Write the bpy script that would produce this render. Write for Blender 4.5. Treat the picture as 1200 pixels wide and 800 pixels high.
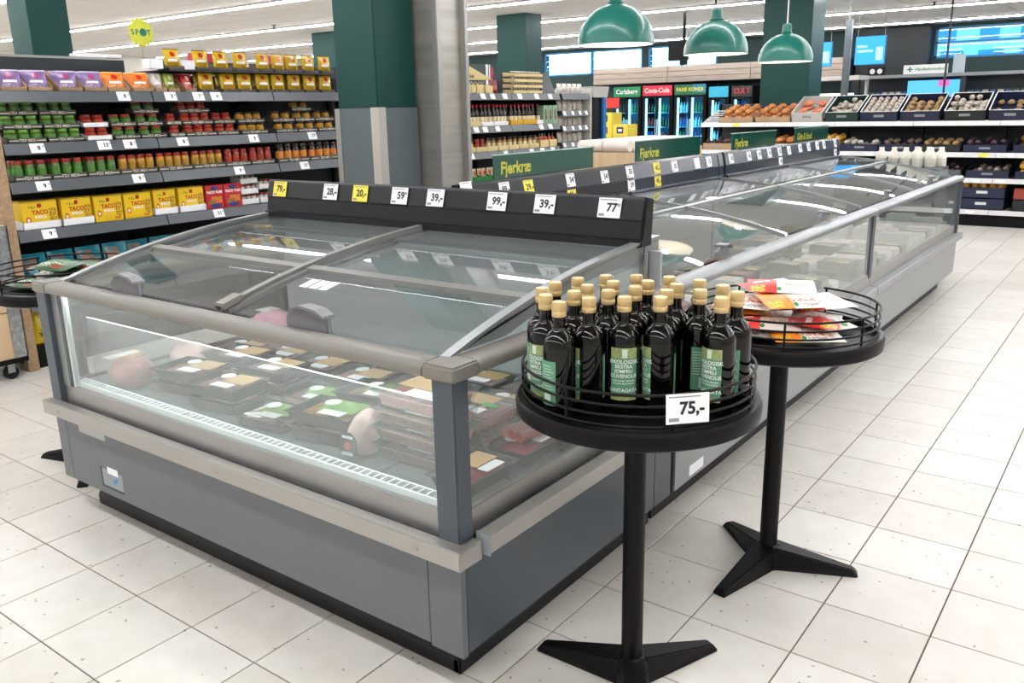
import bpy, bmesh, math, random
from mathutils import Matrix, Vector
random.seed(7)
for o in list(bpy.data.objects): bpy.data.objects.remove(o, do_unlink=True)
SC = bpy.context.scene
COL = SC.collection
R = math.radians
PI = math.pi

# ------------------------------------------------------------ camera
FPX, YAW, PITCH, ROLL = 1002.96, -0.644566, 0.263830, -0.020398
CAM = Vector((1.2428, -3.3204, 1.4774))
_f = Vector((math.sin(YAW)*math.cos(PITCH), math.cos(YAW)*math.cos(PITCH), -math.sin(PITCH)))
_r = Vector((math.cos(YAW), -math.sin(YAW), 0)); _u = _r.cross(_f)
_r2 = _r*math.cos(ROLL)+_u*math.sin(ROLL); _u2 = -_r*math.sin(ROLL)+_u*math.cos(ROLL)
cd = bpy.data.cameras.new('camera'); cd.sensor_width = 36; cd.lens = FPX/1200*36
cd.clip_start = .02; cd.clip_end = 300
cam = bpy.data.objects.new('camera', cd); COL.objects.link(cam)
cam.matrix_world = Matrix(((_r2.x,_u2.x,-_f.x,CAM.x),(_r2.y,_u2.y,-_f.y,CAM.y),(_r2.z,_u2.z,-_f.z,CAM.z),(0,0,0,1)))
SC.camera = cam
# ------------------------------------------------------------ world, exposure
w = bpy.data.worlds.new('daylight'); SC.world = w; w.use_nodes = True
w.node_tree.nodes['Background'].inputs[0].default_value = (.42, .78, 1.0, 1)
w.node_tree.nodes['Background'].inputs[1].default_value = 5.0
vs = SC.view_settings
vs.view_transform = 'Standard'; vs.look = 'None'; vs.gamma = 1; vs.use_curve_mapping = False
vs.exposure = 0.17
STRIP_POWER = 50.0        # radiance of the ceiling light strips
CEIL = 3.0
STRIP_ROWS = [-5.5, -2.9, -.3, 2.3, 4.9, 7.4, 9.95, 12.8, 15.6]

# ------------------------------------------------------------ materials
def hx(s):
    s = s.lstrip('#'); c = [int(s[i:i+2], 16)/255 for i in (0, 2, 4)]
    return tuple((v/12.92 if v <= .04045 else ((v+.055)/1.055)**2.4) for v in c)+(1,)
MATS = {}
def mat(name, col, rough=.5, metal=0, noise=None, bump=None, emit=0, coat=0, spec=None):
    if name in MATS: return MATS[name]
    m = bpy.data.materials.new(name); m.use_nodes = True; MATS[name] = m
    nt = m.node_tree; b = nt.nodes['Principled BSDF']
    c = hx(col); b.inputs['Base Color'].default_value = c
    b.inputs['Roughness'].default_value = rough; b.inputs['Metallic'].default_value = metal
    if coat: b.inputs['Coat Weight'].default_value = coat
    if spec is not None: b.inputs['Specular IOR Level'].default_value = spec
    if emit:
        b.inputs['Emission Color'].default_value = c; b.inputs['Emission Strength'].default_value = emit
    if noise or bump:
        tc = nt.nodes.new('ShaderNodeTexCoord')
    if noise:                       # (scale, amount[, stretch vector])
        n = nt.nodes.new('ShaderNodeTexNoise'); n.inputs['Scale'].default_value = noise[0]; n.inputs['Detail'].default_value = 3
        src = tc.outputs['Object']
        if len(noise) > 2:
            mp = nt.nodes.new('ShaderNodeMapping'); mp.inputs['Scale'].default_value = noise[2]
            nt.links.new(src, mp.inputs[0]); src = mp.outputs[0]
        nt.links.new(src, n.inputs['Vector'])
        r = nt.nodes.new('ShaderNodeValToRGB')
        a = noise[1]
        r.color_ramp.elements[0].position = .3; r.color_ramp.elements[1].position = .7
        r.color_ramp.elements[0].color = tuple(v*(1-a) for v in c[:3])+(1,)
        r.color_ramp.elements[1].color = tuple(min(1, v*(1+a)) for v in c[:3])+(1,)
        nt.links.new(n.outputs['Fac'], r.inputs[0]); nt.links.new(r.outputs[0], b.inputs['Base Color'])
    if bump:
        n2 = nt.nodes.new('ShaderNodeTexNoise'); n2.inputs['Scale'].default_value = bump[0]
        src = tc.outputs['Object']
        if len(bump) > 2:
            mp = nt.nodes.new('ShaderNodeMapping'); mp.inputs['Scale'].default_value = bump[2]
            nt.links.new(src, mp.inputs[0]); src = mp.outputs[0]
        nt.links.new(src, n2.inputs['Vector'])
        bp = nt.nodes.new('ShaderNodeBump'); bp.inputs['Strength'].default_value = bump[1]; bp.inputs['Distance'].default_value = .01
        nt.links.new(n2.outputs['Fac'], bp.inputs['Height']); nt.links.new(bp.outputs[0], b.inputs['Normal'])
    return m
def glass(name, tint='#ffffff', ior=1.5, rough=0.0, haze=0):
    """thin pane: transparent seen straight on, mirror-like at grazing angles"""
    if name in MATS: return MATS[name]
    m = bpy.data.materials.new(name); m.use_nodes = True; MATS[name] = m
    nt = m.node_tree; nt.nodes.remove(nt.nodes['Principled BSDF']); out = nt.nodes['Material Output']
    t = nt.nodes.new('ShaderNodeBsdfTransparent'); t.inputs[0].default_value = hx(tint)
    g = nt.nodes.new('ShaderNodeBsdfGlossy'); g.inputs['Roughness'].default_value = rough
    # Schlick reflectance from the facing angle, the same on both faces of the pane
    lw = nt.nodes.new('ShaderNodeLayerWeight'); lw.inputs['Blend'].default_value = .5
    f0 = ((ior-1)/(ior+1))**2
    pw = nt.nodes.new('ShaderNodeMath'); pw.operation = 'POWER'; pw.inputs[1].default_value = 5; nt.links.new(lw.outputs['Facing'], pw.inputs[0])
    fr = nt.nodes.new('ShaderNodeMath'); fr.operation = 'MULTIPLY_ADD'; fr.inputs[1].default_value = 1-f0; fr.inputs[2].default_value = f0; nt.links.new(pw.outputs[0], fr.inputs[0])
    mx = nt.nodes.new('ShaderNodeMixShader')
    nt.links.new(fr.outputs[0], mx.inputs[0]); nt.links.new(t.outputs[0], mx.inputs[1]); nt.links.new(g.outputs[0], mx.inputs[2])
    last = mx
    if haze:
        d = nt.nodes.new('ShaderNodeBsdfDiffuse'); d.inputs[0].default_value = (.85, .9, .9, 1)
        m2 = nt.nodes.new('ShaderNodeMixShader'); m2.inputs[0].default_value = haze
        nt.links.new(mx.outputs[0], m2.inputs[1]); nt.links.new(d.outputs[0], m2.inputs[2]); last = m2
    nt.links.new(last.outputs[0], out.inputs[0])
    return m
def pack_mat(name, base, marks=(), rough=.35, axes='XZ', coat=0):
    """printed packaging: base colour and ellipses / bands of print in generated coordinates
    marks: (cx, cy, rx, ry, colour, kind) kind e = ellipse, r = rectangle, n = mottled rectangle"""
    if name in MATS: return MATS[name]
    m = mat(name, base, rough, coat=coat); nt = m.node_tree; b = nt.nodes['Principled BSDF']
    tc = nt.nodes.new('ShaderNodeTexCoord'); sp = nt.nodes.new('ShaderNodeSeparateXYZ')
    nt.links.new(tc.outputs['Generated'], sp.inputs[0])
    U, V = sp.outputs[axes[0]], sp.outputs[axes[1]]
    def mth(op, a, bb=None):
        n = nt.nodes.new('ShaderNodeMath'); n.operation = op
        for i, q in enumerate((a, bb)):
            if q is None: continue
            if isinstance(q, (int, float)): n.inputs[i].default_value = q
            else: nt.links.new(q, n.inputs[i])
        return n.outputs[0]
    prev = None
    for k, (cx, cy, rx, ry, colr, kind) in enumerate(marks):
        du = mth('DIVIDE', mth('SUBTRACT', U, cx), rx); dv = mth('DIVIDE', mth('SUBTRACT', V, cy), ry)
        if kind == 'e': f = mth('LESS_THAN', mth('ADD', mth('MULTIPLY', du, du), mth('MULTIPLY', dv, dv)), 1)
        else: f = mth('LESS_THAN', mth('MAXIMUM', mth('ABSOLUTE', du), mth('ABSOLUTE', dv)), 1)
        if kind == 'n':
            n = nt.nodes.new('ShaderNodeTexNoise'); n.inputs['Scale'].default_value = 22; nt.links.new(tc.outputs['Generated'], n.inputs['Vector'])
            f = mth('MULTIPLY', f, mth('GREATER_THAN', n.outputs['Fac'], .5))
        mx = nt.nodes.new('ShaderNodeMix'); mx.data_type = 'RGBA'
        nt.links.new(f, mx.inputs[0])
        if prev is None: mx.inputs[6].default_value = hx(base)
        else: nt.links.new(prev, mx.inputs[6])
        mx.inputs[7].default_value = hx(colr); prev = mx.outputs[2]
    if prev is not None: nt.links.new(prev, b.inputs['Base Color'])
    return m

# ------------------------------------------------------------ mesh builder
class B:
    def __init__(s): s.v = []; s.f = []
    def add(s, vs, fs):
        k = len(s.v); s.v += [tuple(p) for p in vs]; s.f += [tuple(i+k for i in f) for f in fs]; return s
    def box(s, x0, x1, y0, y1, z0, z1):
        return s.add([(x0,y0,z0),(x1,y0,z0),(x1,y1,z0),(x0,y1,z0),(x0,y0,z1),(x1,y0,z1),(x1,y1,z1),(x0,y1,z1)],
            [(0,3,2,1),(4,5,6,7),(0,1,5,4),(1,2,6,5),(2,3,7,6),(3,0,4,7)])
    def cbox(s, w, d, h, z=0): return s.box(-w/2, w/2, -d/2, d/2, z, z+h)
    def prism(s, poly, axis, a, b):
        n = len(poly)
        def P(p, t): return {'x': (t,p[0],p[1]), 'y': (p[0],t,p[1]), 'z': (p[0],p[1],t)}[axis]
        vs = [P(p, a) for p in poly]+[P(p, b) for p in poly]
        fs = [tuple(range(n-1,-1,-1)), tuple(range(n,2*n))]+[(i,(i+1)%n,n+(i+1)%n,n+i) for i in range(n)]
        return s.add(vs, fs)
    def lathe(s, prof, n=16, cx=0, cy=0, cz=0, caps=True):
        vs = []; fs = []
        for r, z in prof:
            for i in range(n):
                a = 2*PI*i/n; vs.append((cx+r*math.cos(a), cy+r*math.sin(a), cz+z))
        for k in range(len(prof)-1):
            for i in range(n):
                j = (i+1) % n; fs.append((k*n+i, k*n+j, (k+1)*n+j, (k+1)*n+i))
        if caps and prof[0][0] > 1e-5: fs.append(tuple(range(n-1,-1,-1)))
        if caps and prof[-1][0] > 1e-5: fs.append(tuple((len(prof)-1)*n+i for i in range(n)))
        return s.add(vs, fs)
    def tube(s, pts, r, n=8, closed=False):
        pts = [Vector(p) for p in pts]; m = len(pts); vs = []; fs = []; prev = None
        for i in range(m):
            if closed: t = pts[(i+1)%m]-pts[i-1]
            else: t = pts[min(i+1,m-1)]-pts[max(i-1,0)]
            t.normalize()
            if prev is None:
                up = Vector((0,0,1)) if abs(t.z) < .9 else Vector((1,0,0)); a = t.cross(up).normalized()
            else: a = (prev-t*prev.dot(t)).normalized()
            prev = a; bb = t.cross(a)
            for k in range(n):
                q = 2*PI*k/n; vs.append(pts[i]+(a*math.cos(q)+bb*math.sin(q))*r)
        for i in range(m if closed else m-1):
            for k in range(n):
                k2 = (k+1)%n; j = (i+1)%m; fs.append((i*n+k, i*n+k2, j*n+k2, j*n+k))
        if not closed: fs += [tuple(range(n-1,-1,-1)), tuple((m-1)*n+k for k in range(n))]
        return s.add(vs, fs)
    def sheet(s, pts, axis, a, b, t):
        """strip of thickness t that follows the profile pts (p, z), extruded along axis a..b"""
        poly = list(pts)+[(p, z-t) for p, z in reversed(pts)]
        return s.prism(poly, axis, a, b)
def mesh(name, b, bevel=0, smooth=False, seg=2):
    me = bpy.data.meshes.new(name); me.from_pydata(b.v, [], b.f)
    bm = bmesh.new(); bm.from_mesh(me)
    bmesh.ops.recalc_face_normals(bm, faces=bm.faces)
    if bevel:
        es = [e for e in bm.edges if len(e.link_faces) == 2 and e.calc_face_angle(0) > .5]
        bmesh.ops.bevel(bm, geom=es, offset=bevel, segments=seg, affect='EDGES', clamp_overlap=True)
    bm.to_mesh(me); bm.free()
    if smooth:
        me.shade_smooth(); me.set_sharp_from_angle(angle=.7)
    return me
def link(o, parent=None):
    COL.objects.link(o)
    if parent is not None: o.parent = parent
    return o
def wl(o):
    v = Vector((0,0,0))
    while o is not None: v += o.location; o = o.parent
    return v
def ob(name, b, m, parent=None, bevel=0, smooth=False, local=False, seg=2):
    """one mesh object; geometry is given in world coordinates unless local"""
    if parent is not None and not local:
        p = wl(parent); b.v = [(x-p.x, y-p.y, z-p.z) for x, y, z in b.v]
    me = mesh(name, b, bevel, smooth, seg); me.materials.append(m)
    return link(bpy.data.objects.new(name, me), parent)
def inst(name, me, parent=None, loc=(0,0,0), rot=(0,0,0)):
    o = bpy.data.objects.new(name, me); o.location = loc; o.rotation_euler = rot
    return link(o, parent)
def tag(o, label, cat, group=None):
    o['label'] = label; o['category'] = cat
    if group: o['group'] = group
    return o
def thing(name, label, cat, loc=(0,0,0), rz=0, group=None):
    o = bpy.data.objects.new(name, None); o.empty_display_size = .1; o.location = loc; o.rotation_euler = rz if isinstance(rz, tuple) else (0,0,rz)
    COL.objects.link(o); return tag(o, label, cat, group)
def struct(name, b, m, **k):
    o = ob(name, b, m, **k); o['kind'] = 'structure'; return o
def dup(root, loc, rot=None, label=None, group=None):
    def cp(o, par):
        c = o.copy(); COL.objects.link(c); c.parent = par
        for ch in o.children: cp(ch, c)
        return c
    c = cp(root, None); c.location = loc
    if rot is not None: c.rotation_euler = rot
    if label: c['label'] = label
    if group: c['group'] = group
    return c
TXT = {}
def text_mesh(s, size, m, bold=.0, align='CENTER', bend=0):
    k = (s, size, m.name, bold, align, bend)
    if k in TXT: return TXT[k]
    cu = bpy.data.curves.new('lettering', 'FONT'); cu.body = s; cu.size = size; cu.align_x = align; cu.align_y = 'CENTER'
    cu.offset = bold*size; cu.resolution_u = 3
    o = bpy.data.objects.new('lettering', cu); COL.objects.link(o)
    dg = bpy.context.evaluated_depsgraph_get(); dg.update()
    me = bpy.data.meshes.new_from_object(o.evaluated_get(dg))
    bpy.data.objects.remove(o, do_unlink=True)
    me.name = 'lettering'
    if bend:
        for v in me.vertices:
            x, y, z = v.co; v.co = (bend*math.sin(x/bend), -bend*math.cos(x/bend), y)
    me.materials.clear(); me.materials.append(m); TXT[k] = me
    return me
def facing(f, loc, tilt=0, spin=0):
    """matrix whose local X is right, Y up, Z towards the viewer, for a card facing +x or -y (or an angle)"""
    a = {'x': 0, '-y': -PI/2, 'y': PI/2, '-x': PI}.get(f, f)
    c, s = math.cos(tilt), math.sin(tilt)
    n = Vector((math.cos(a)*c, math.sin(a)*c, s)); r = Vector((-math.sin(a), math.cos(a), 0)); u = n.cross(r)
    if spin: r, u = r*math.cos(spin)+u*math.sin(spin), u*math.cos(spin)-r*math.sin(spin)
    return Matrix(((r.x,u.x,n.x,loc[0]),(r.y,u.y,n.y,loc[1]),(r.z,u.z,n.z,loc[2]),(0,0,0,1)))
def letters(s, size, m, parent, x=0, y=0, z=0, bold=0, align='CENTER', name='lettering'):
    o = bpy.data.objects.new(name, text_mesh(s, size, m, bold, align)); o.location = (x, y, z)
    return link(o, parent)

# shared materials
WHITE = mat('white_card', '#f2f2f4', .5)
YELLOWC = mat('yellow_card', '#f0e04a', .5)
INK = mat('black_ink', '#16181a', .6)
GREYINK = mat('grey_ink', '#8a8c90', .6)
STEEL = mat('brushed_steel', '#a5a4a1', .4, .7, noise=(3, .05))
STEELW = mat('warm_steel_rail', '#aeaba6', .4, .75, noise=(1.5, .03))
CAB = mat('cabinet_grey', '#62676b', .42, noise=(2, .03))
CABD = mat('cabinet_side_grey', '#454d54', .38)
POST = mat('post_grey', '#454e56', .4)
RAILP = mat('warm_grey_plastic', '#77736c', .42)
BLACKR = mat('black_rubber', '#080b0e', .45, spec=.3)
BLACKM = mat('black_powder_coat', '#060607', .42, spec=.2)
DARK = mat('charcoal_metal', '#30373b', .45, spec=.3)
SHELFG = mat('shelf_grey', '#5a6064', .4, noise=(3, .04))
PANE = glass('clear_pane', '#fafcfb', 1.5, haze=.055)  # haze mixes a diffuse white veil into the glass, imitating milky reflected light
LIDG = glass('lid_glass', '#f6f9f9', 1.85, .0, haze=.02)
CLEARP = glass('clear_film', '#f6f8f8', 1.4, .08)
GREEN = mat('deep_green_paint', '#003b36', .45, spec=.3)
GREEND = mat('dark_green_paint', '#064a43', .5)
KRAFT = mat('kraft_cardboard', '#a98a68', .8, noise=(9, .08))
WOOD = mat('pine_wood', '#a98c6c', .6, noise=(3, .16, (1, 14, 14)))
PLY = mat('birch_plywood', '#cdb28e', .55, noise=(2.5, .1, (10, 1, 1)))
GALV = mat('galvanised_steel', '#b5b9bb', .4, 1, noise=(40, .25))

# ============================================================ the room
X0, X1, Y0, Y1 = -20.4, 6.9, -7.5, 16.8
def tile_material():
    m = mat('speckled_floor_tile', '#dcd5ca', .32); nt = m.node_tree; b = nt.nodes['Principled BSDF']
    g = nt.nodes.new('ShaderNodeNewGeometry')
    def node(t, **k):
        n = nt.nodes.new(t)
        for a, v in k.items(): setattr(n, a, v)
        return n
    dv = node('ShaderNodeVectorMath', operation='DIVIDE'); dv.inputs[1].default_value = (.3, .3, 1)
    nt.links.new(g.outputs['Position'], dv.inputs[0])
    fl = node('ShaderNodeVectorMath', operation='FLOOR'); nt.links.new(dv.outputs[0], fl.inputs[0])
    ml = node('ShaderNodeVectorMath', operation='MULTIPLY'); ml.inputs[1].default_value = (1, 1, 0); nt.links.new(fl.outputs[0], ml.inputs[0])
    wn = node('ShaderNodeTexWhiteNoise'); nt.links.new(ml.outputs[0], wn.inputs['Vector'])
    r1 = node('ShaderNodeValToRGB'); r1.color_ramp.elements[0].color = hx('#cfcac2'); r1.color_ramp.elements[1].color = hx('#dad6cf')
    nt.links.new(wn.outputs['Value'], r1.inputs[0])
    n1 = node('ShaderNodeTexNoise'); n1.inputs['Scale'].default_value = 9; n1.inputs['Detail'].default_value = 4
    nt.links.new(g.outputs['Position'], n1.inputs['Vector'])
    r2 = node('ShaderNodeValToRGB'); r2.color_ramp.elements[0].position = .35; r2.color_ramp.elements[0].color = (.93, .925, .915, 1); r2.color_ramp.elements[1].color = (1, 1, 1, 1); r2.color_ramp.elements[1].position = .65
    nt.links.new(n1.outputs['Fac'], r2.inputs[0])
    mx = node('ShaderNodeMix', data_type='RGBA', blend_type='MULTIPLY'); mx.inputs[0].default_value = 1
    nt.links.new(r1.outputs[0], mx.inputs[6]); nt.links.new(r2.outputs[0], mx.inputs[7])
    vo = node('ShaderNodeTexVoronoi'); vo.inputs['Scale'].default_value = 26
    wob = node('ShaderNodeTexNoise'); wob.inputs['Scale'].default_value = 60; nt.links.new(g.outputs['Position'], wob.inputs['Vector'])
    ad = node('ShaderNodeVectorMath', operation='MULTIPLY_ADD'); ad.inputs[1].default_value = (.02, .02, .0)
    nt.links.new(wob.outputs['Color'], ad.inputs[0]); nt.links.new(g.outputs['Position'], ad.inputs[2]); nt.links.new(ad.outputs[0], vo.inputs['Vector'])
    lt = node('ShaderNodeMath', operation='LESS_THAN'); lt.inputs[1].default_value = .115
    sep = node('ShaderNodeSeparateColor'); nt.links.new(vo.outputs['Color'], sep.inputs[0])
    gt = node('ShaderNodeMath', operation='GREATER_THAN'); gt.inputs[1].default_value = .5; nt.links.new(sep.outputs[0], gt.inputs[0])
    nt.links.new(vo.outputs['Distance'], lt.inputs[0])
    mm = node('ShaderNodeMath', operation='MULTIPLY'); nt.links.new(lt.outputs[0], mm.inputs[0]); nt.links.new(gt.outputs[0], mm.inputs[1])
    mf = node('ShaderNodeMath', operation='MULTIPLY'); mf.inputs[1].default_value = .72; nt.links.new(mm.outputs[0], mf.inputs[0])
    m2 = node('ShaderNodeMix', data_type='RGBA'); m2.inputs[7].default_value = hx('#6d6459')
    nt.links.new(mf.outputs[0], m2.inputs[0]); nt.links.new(mx.outputs[2], m2.inputs[6]); nt.links.new(m2.outputs[2], b.inputs['Base Color'])
    return m
TILE = tile_material()
GROUT = mat('grey_grout', '#5d554e', .9)
floor = struct('floor', B().box(X0, X1, Y0, Y1, -.12, -.0035), GROUT)
def proj(p):
    d = Vector(p)-CAM; z = d.dot(_f)
    if z < .2: return None
    return 600+FPX*d.dot(_r2)/z, 400-FPX*d.dot(_u2)/z, z
def pieces(name, me, cells, big_limit, parent, shape, m):
    """cells: (centre, sort key); the largest become parts, the rest one joined part"""
    cells.sort(key=lambda c: c[1])
    for c, _ in cells[:big_limit]: inst(name, me, parent, c)
    rest = B()
    for c, _ in cells[big_limit:]: rest.add([(v[0]+c[0], v[1]+c[1], v[2]+c[2]) for v in shape.v], shape.f)
    o = ob(name+'_field', rest, m, parent); o['kind'] = 'stuff'
def slab(w, d, h, ch):
    b = B(); a, e = w/2, d/2
    b.add([(-a,-e,-h),(a,-e,-h),(a,e,-h),(-a,e,-h),(-a,-e,-ch),(a,-e,-ch),(a,e,-ch),(-a,e,-ch),(-a+ch,-e+ch,0),(a-ch,-e+ch,0),(a-ch,e-ch,0),(-a+ch,e-ch,0)],
        [(0,3,2,1),(8,9,10,11)]+[(i,(i+1)%4,4+(i+1)%4,4+i) for i in range(4)]+[(4+i,4+(i+1)%4,8+(i+1)%4,8+i) for i in range(4)])
    return b
ts = slab(.2955, .2955, .0035, .001)
tm = mesh('floor_tile', ts); tm.materials.append(TILE)
cells = []
for i in range(int(X0/.3), int(X1/.3)):
    for j in range(int(Y0/.3), int(Y1/.3)):
        x, y = (i+.5)*.3, (j+.5)*.3
        q = proj((x, y, 0)); vis = q and -40 < q[0] < 1240 and 0 < q[1] < 850
        under = -1.9 < x < -.15 and -1.75 < y < 4.3
        behind = x < -4.4 and y > -1.2
        cells.append(((x, y, 0), (x-CAM.x)**2+(y-CAM.y)**2+(0 if vis and not under and not behind else 1e4)))
pieces('floor_tile', tm, cells, 300, floor, ts, TILE)

# ceiling: panels in a grid, light strips between
CEILM = mat('ceiling_panel_white', '#c2bdb6', .9, noise=(1.2, .05, (1, 12, 1)))
GRID = mat('ceiling_grid_grey', '#9a9894', .8)
ceiling = struct('ceiling', B().box(X0, X1, Y0, Y1, CEIL+.02, CEIL+.14), GRID)
cs = slab(1.19, .59, .02, .003); cs.v = [(x, y, -z) for x, y, z in cs.v]
cm = mesh('ceiling_panel', cs); cm.materials.append(CEILM)
cells = []
for i in range(int(X0/1.2), int(X1/1.2)):
    for j in range(int(Y0/.6), int(Y1/.6)):
        x, y = (i+.5)*1.2, (j+.5)*.6+.15
        q = proj((x, y, CEIL)); vis = q and -60 < q[0] < 1260 and -40 < q[1] < 75
        cells.append(((x, y, CEIL), (x-CAM.x)**2+(y-CAM.y)**2+(0 if vis else 1e4)))
pieces('ceiling_panel', cm, cells, 300, ceiling, cs, CEILM)
LIGHT = mat('light_strip_white', '#f8f9fd', .5, emit=STRIP_POWER)
for k, y in enumerate(STRIP_ROWS):
    t = thing('ceiling_light_strip', 'long white linear light strip running across the suspended ceiling', 'light', (-6.5, y, CEIL), group='ceiling light strips')
    ob('housing', B().box(X0+.3, X1-.3, y-.05, y+.05, CEIL-.025, CEIL), mat('strip_housing', '#b9b6b2', .6), t)
    ob('diffuser', B().box(X0+.35, X1-.35, y-.03, y+.03, CEIL-.04, CEIL-.025), LIGHT, t)
# sprinkler heads along the ceiling
for k, (x, y) in enumerate([(-6.6, 4.4), (-8.2, 4.4), (-9.4, 7.0), (-11.6, 7.0), (-4.4, 9.4), (-2.0, 12.3)]):
    s = thing('sprinkler_head', 'small grey sprinkler head under the ceiling panels', 'sprinkler', (x, y, CEIL), group='sprinkler heads')
    ob('rose', B().lathe([(.04, -.01), (.04, 0)], 10, x, y, CEIL), DARK, s)
    ob('nozzle', B().lathe([(.012, -.06), (.02, -.05), (.012, -.01)], 8, x, y, CEIL), DARK, s)

WALLP = mat('wall_paint_warm', '#c9c3ba', .85)
WALLD = mat('wall_paint_dark_green', '#16302e', .7)
struct('wall_left', B().box(X0-.15, X0, Y0, Y1, -.1, CEIL+.1), WALLP)
struct('wall_right', B().box(X1, X1+.15, Y0, Y1, -.1, CEIL+.1), WALLP)
struct('wall_front', B().box(X0, X1, Y0-.15, Y0, -.1, CEIL+.1), WALLP)
# back wall with clerestory window openings
WB0, WB1, WZ0, WZ1 = Y1, Y1+.25, 2.33, 2.93
wins = [(-12.6, -9.6), (-9.45, -7.6), (-2.85, -.2), (-.1, 2.4)]
wb = B(); wb.box(X0, X1, WB0, WB1, -.1, WZ0); wb.box(X0, X1, WB0, WB1, WZ1, CEIL+.1)
xs = X0
for a, b_ in wins+[(X1, X1)]:
    if a > xs: wb.box(xs, a, WB0, WB1, WZ0, WZ1)
    xs = b_
struct('wall_back', wb, WALLD)
FRB = mat('window_frame_blue', '#1c6f9c', .4)
WG = glass('window_glass', '#d8f0ff', 1.45)
for k, (a, b_) in enumerate(wins):
    fr = B()
    fr.box(a, b_, WB0+.02, WB0+.08, WZ0, WZ0+.04); fr.box(a, b_, WB0+.02, WB0+.08, WZ1-.04, WZ1)
    fr.box(a, a+.05, WB0+.02, WB0+.08, WZ0, WZ1); fr.box(b_-.05, b_, WB0+.02, WB0+.08, WZ0, WZ1)
    if k > 1: fr.box(a, b_, WB0+.02, WB0+.08, WZ0+.29, WZ0+.33)
    else: fr.box((a+b_)/2-.03, (a+b_)/2+.03, WB0+.02, WB0+.08, WZ0, WZ1)
    o = struct('window_%d' % (k+1), fr, FRB)
    if k > 1:
        ob('pane', B().box(a+.05, b_-.05, WB0+.04, WB0+.05, WZ0+.04, WZ0+.29), WG, o); ob('pane', B().box(a+.05, b_-.05, WB0+.04, WB0+.05, WZ0+.33, WZ1-.04), WG, o)
    else:
        ob('pane', B().box(a+.05, (a+b_)/2-.03, WB0+.04, WB0+.05, WZ0+.04, WZ1-.04), WG, o); ob('pane', B().box((a+b_)/2+.03, b_-.05, WB0+.04, WB0+.05, WZ0+.04, WZ1-.04), WG, o)
# the street outside the right-hand windows
FAC = mat('facade_pale_blue', '#a8cbe0', .7); FACW = mat('facade_window', '#2f7fb4', .2)
st = thing('street_building', 'pale blue tinted building facade seen through the high windows', 'building', (0, 30, 0))
ob('facade', B().box(-9, 9, 30, 36, 0, 4.6), FAC, st)
for i in range(16):
    for zz in (2.55, 3.45):
        x = -8.6+i*1.1+random.uniform(-.15, .15)
        ob('window', B().box(x, x+random.uniform(.45, .75), 29.95, 30.02, zz, zz+.55), FACW, st)
ground = struct('street_ground', B().box(-30, 30, Y1+.4, 60, -.2, -.05), mat('asphalt', '#77797c', .9))
# planked wooden fascia above the drinks fridges
tr = struct('trim_1', B().box(-10.6, -4.4, 16.1, 16.78, 2.04, 2.42), DARK)
for k in range(3):
    z = 2.05+k*.125
    for i in range(3):
        x = -10.58+i*2.06+(.0)
        ob('plank', B().box(x, x+2.045, 16.06, 16.1, z, z+.115), mat('weathered_plank', '#9d8f82', .7, noise=(2, .2, (1, 8, 20))), tr)
struct('baseboard_back', B().box(X0, X1, Y1-.03, Y1, 0, .12), DARK)

# ============================================================ columns
def column(label, x0, x1, y0, y1, clad=0):
    t = thing('column', label, 'column', ((x0+x1)/2, (y0+y1)/2, 0))
    ob('painted_shaft', B().box(x0, x1, y0, y1, clad, CEIL+.01), GREEN, t, bevel=.004)
    if clad:
        CL = mat('cladding_slate', '#566063', .5)
        ob('cladding_panel', B().box(x0-.008, x1-.04, y0-.012, y0, 0, clad), CL, t)
        ob('cladding_panel', B().box(x1, x1+.012, y0+.04, y1, 0, clad), CL, t)
        ob('cladding_core', B().box(x0, x1, y0, y1, 0, clad), CL, t)
        ob('corner_guard', B().prism([(x1-.045, y0-.013), (x1-.045, y0-.017), (x1+.017, y0-.017), (x1+.017, y0+.045), (x1+.013, y0+.045), (x1+.013, y0-.013)], 'z', 0, clad+.003), mat('corner_guard_steel', '#b9b5ae', .4, .35), t)
        ob('edge_strip', B().box(x0-.02, x0+.02, y0-.016, y0, 0, clad), STEEL, t)
    return t
column('green column with slate grey cladding and a steel corner guard behind the freezers', -2.71, -2.385, .28, .60, 1.505)
sp = thing('steel_pillar', 'brushed stainless steel clad pillar beside the green column', 'column', (-2.33, .75, 0))
ob('steel_face', B().box(-2.50, -2.245, .62, .90, 0, CEIL+.01), mat('brushed_steel_pillar', '#aaa59d', .36, .7, noise=(2, .16, (.4, .4, 7)), bump=(2, .06, (.3, .3, 8))), sp, bevel=.006)
for y_ in (.612, .862): ob('edge_profile', B().box(-2.25, -2.21, y_, y_+.038, 0, CEIL+.01), STEEL, sp, bevel=.004)
column('dark green column rising behind the left end of the sauce shelving', -6.32, -6.0, .13, .45)
column('green column rising behind the bottle shelving, under the ceiling', -7.98, -7.38, 8.70, 9.15)
column('small far green column beside the yellow snack packs', -12.42, -11.75, 8.55, 9.1)
column('green column standing behind the bread and vegetable shelving', -3.60, -2.90, 9.25, 9.8)

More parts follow.
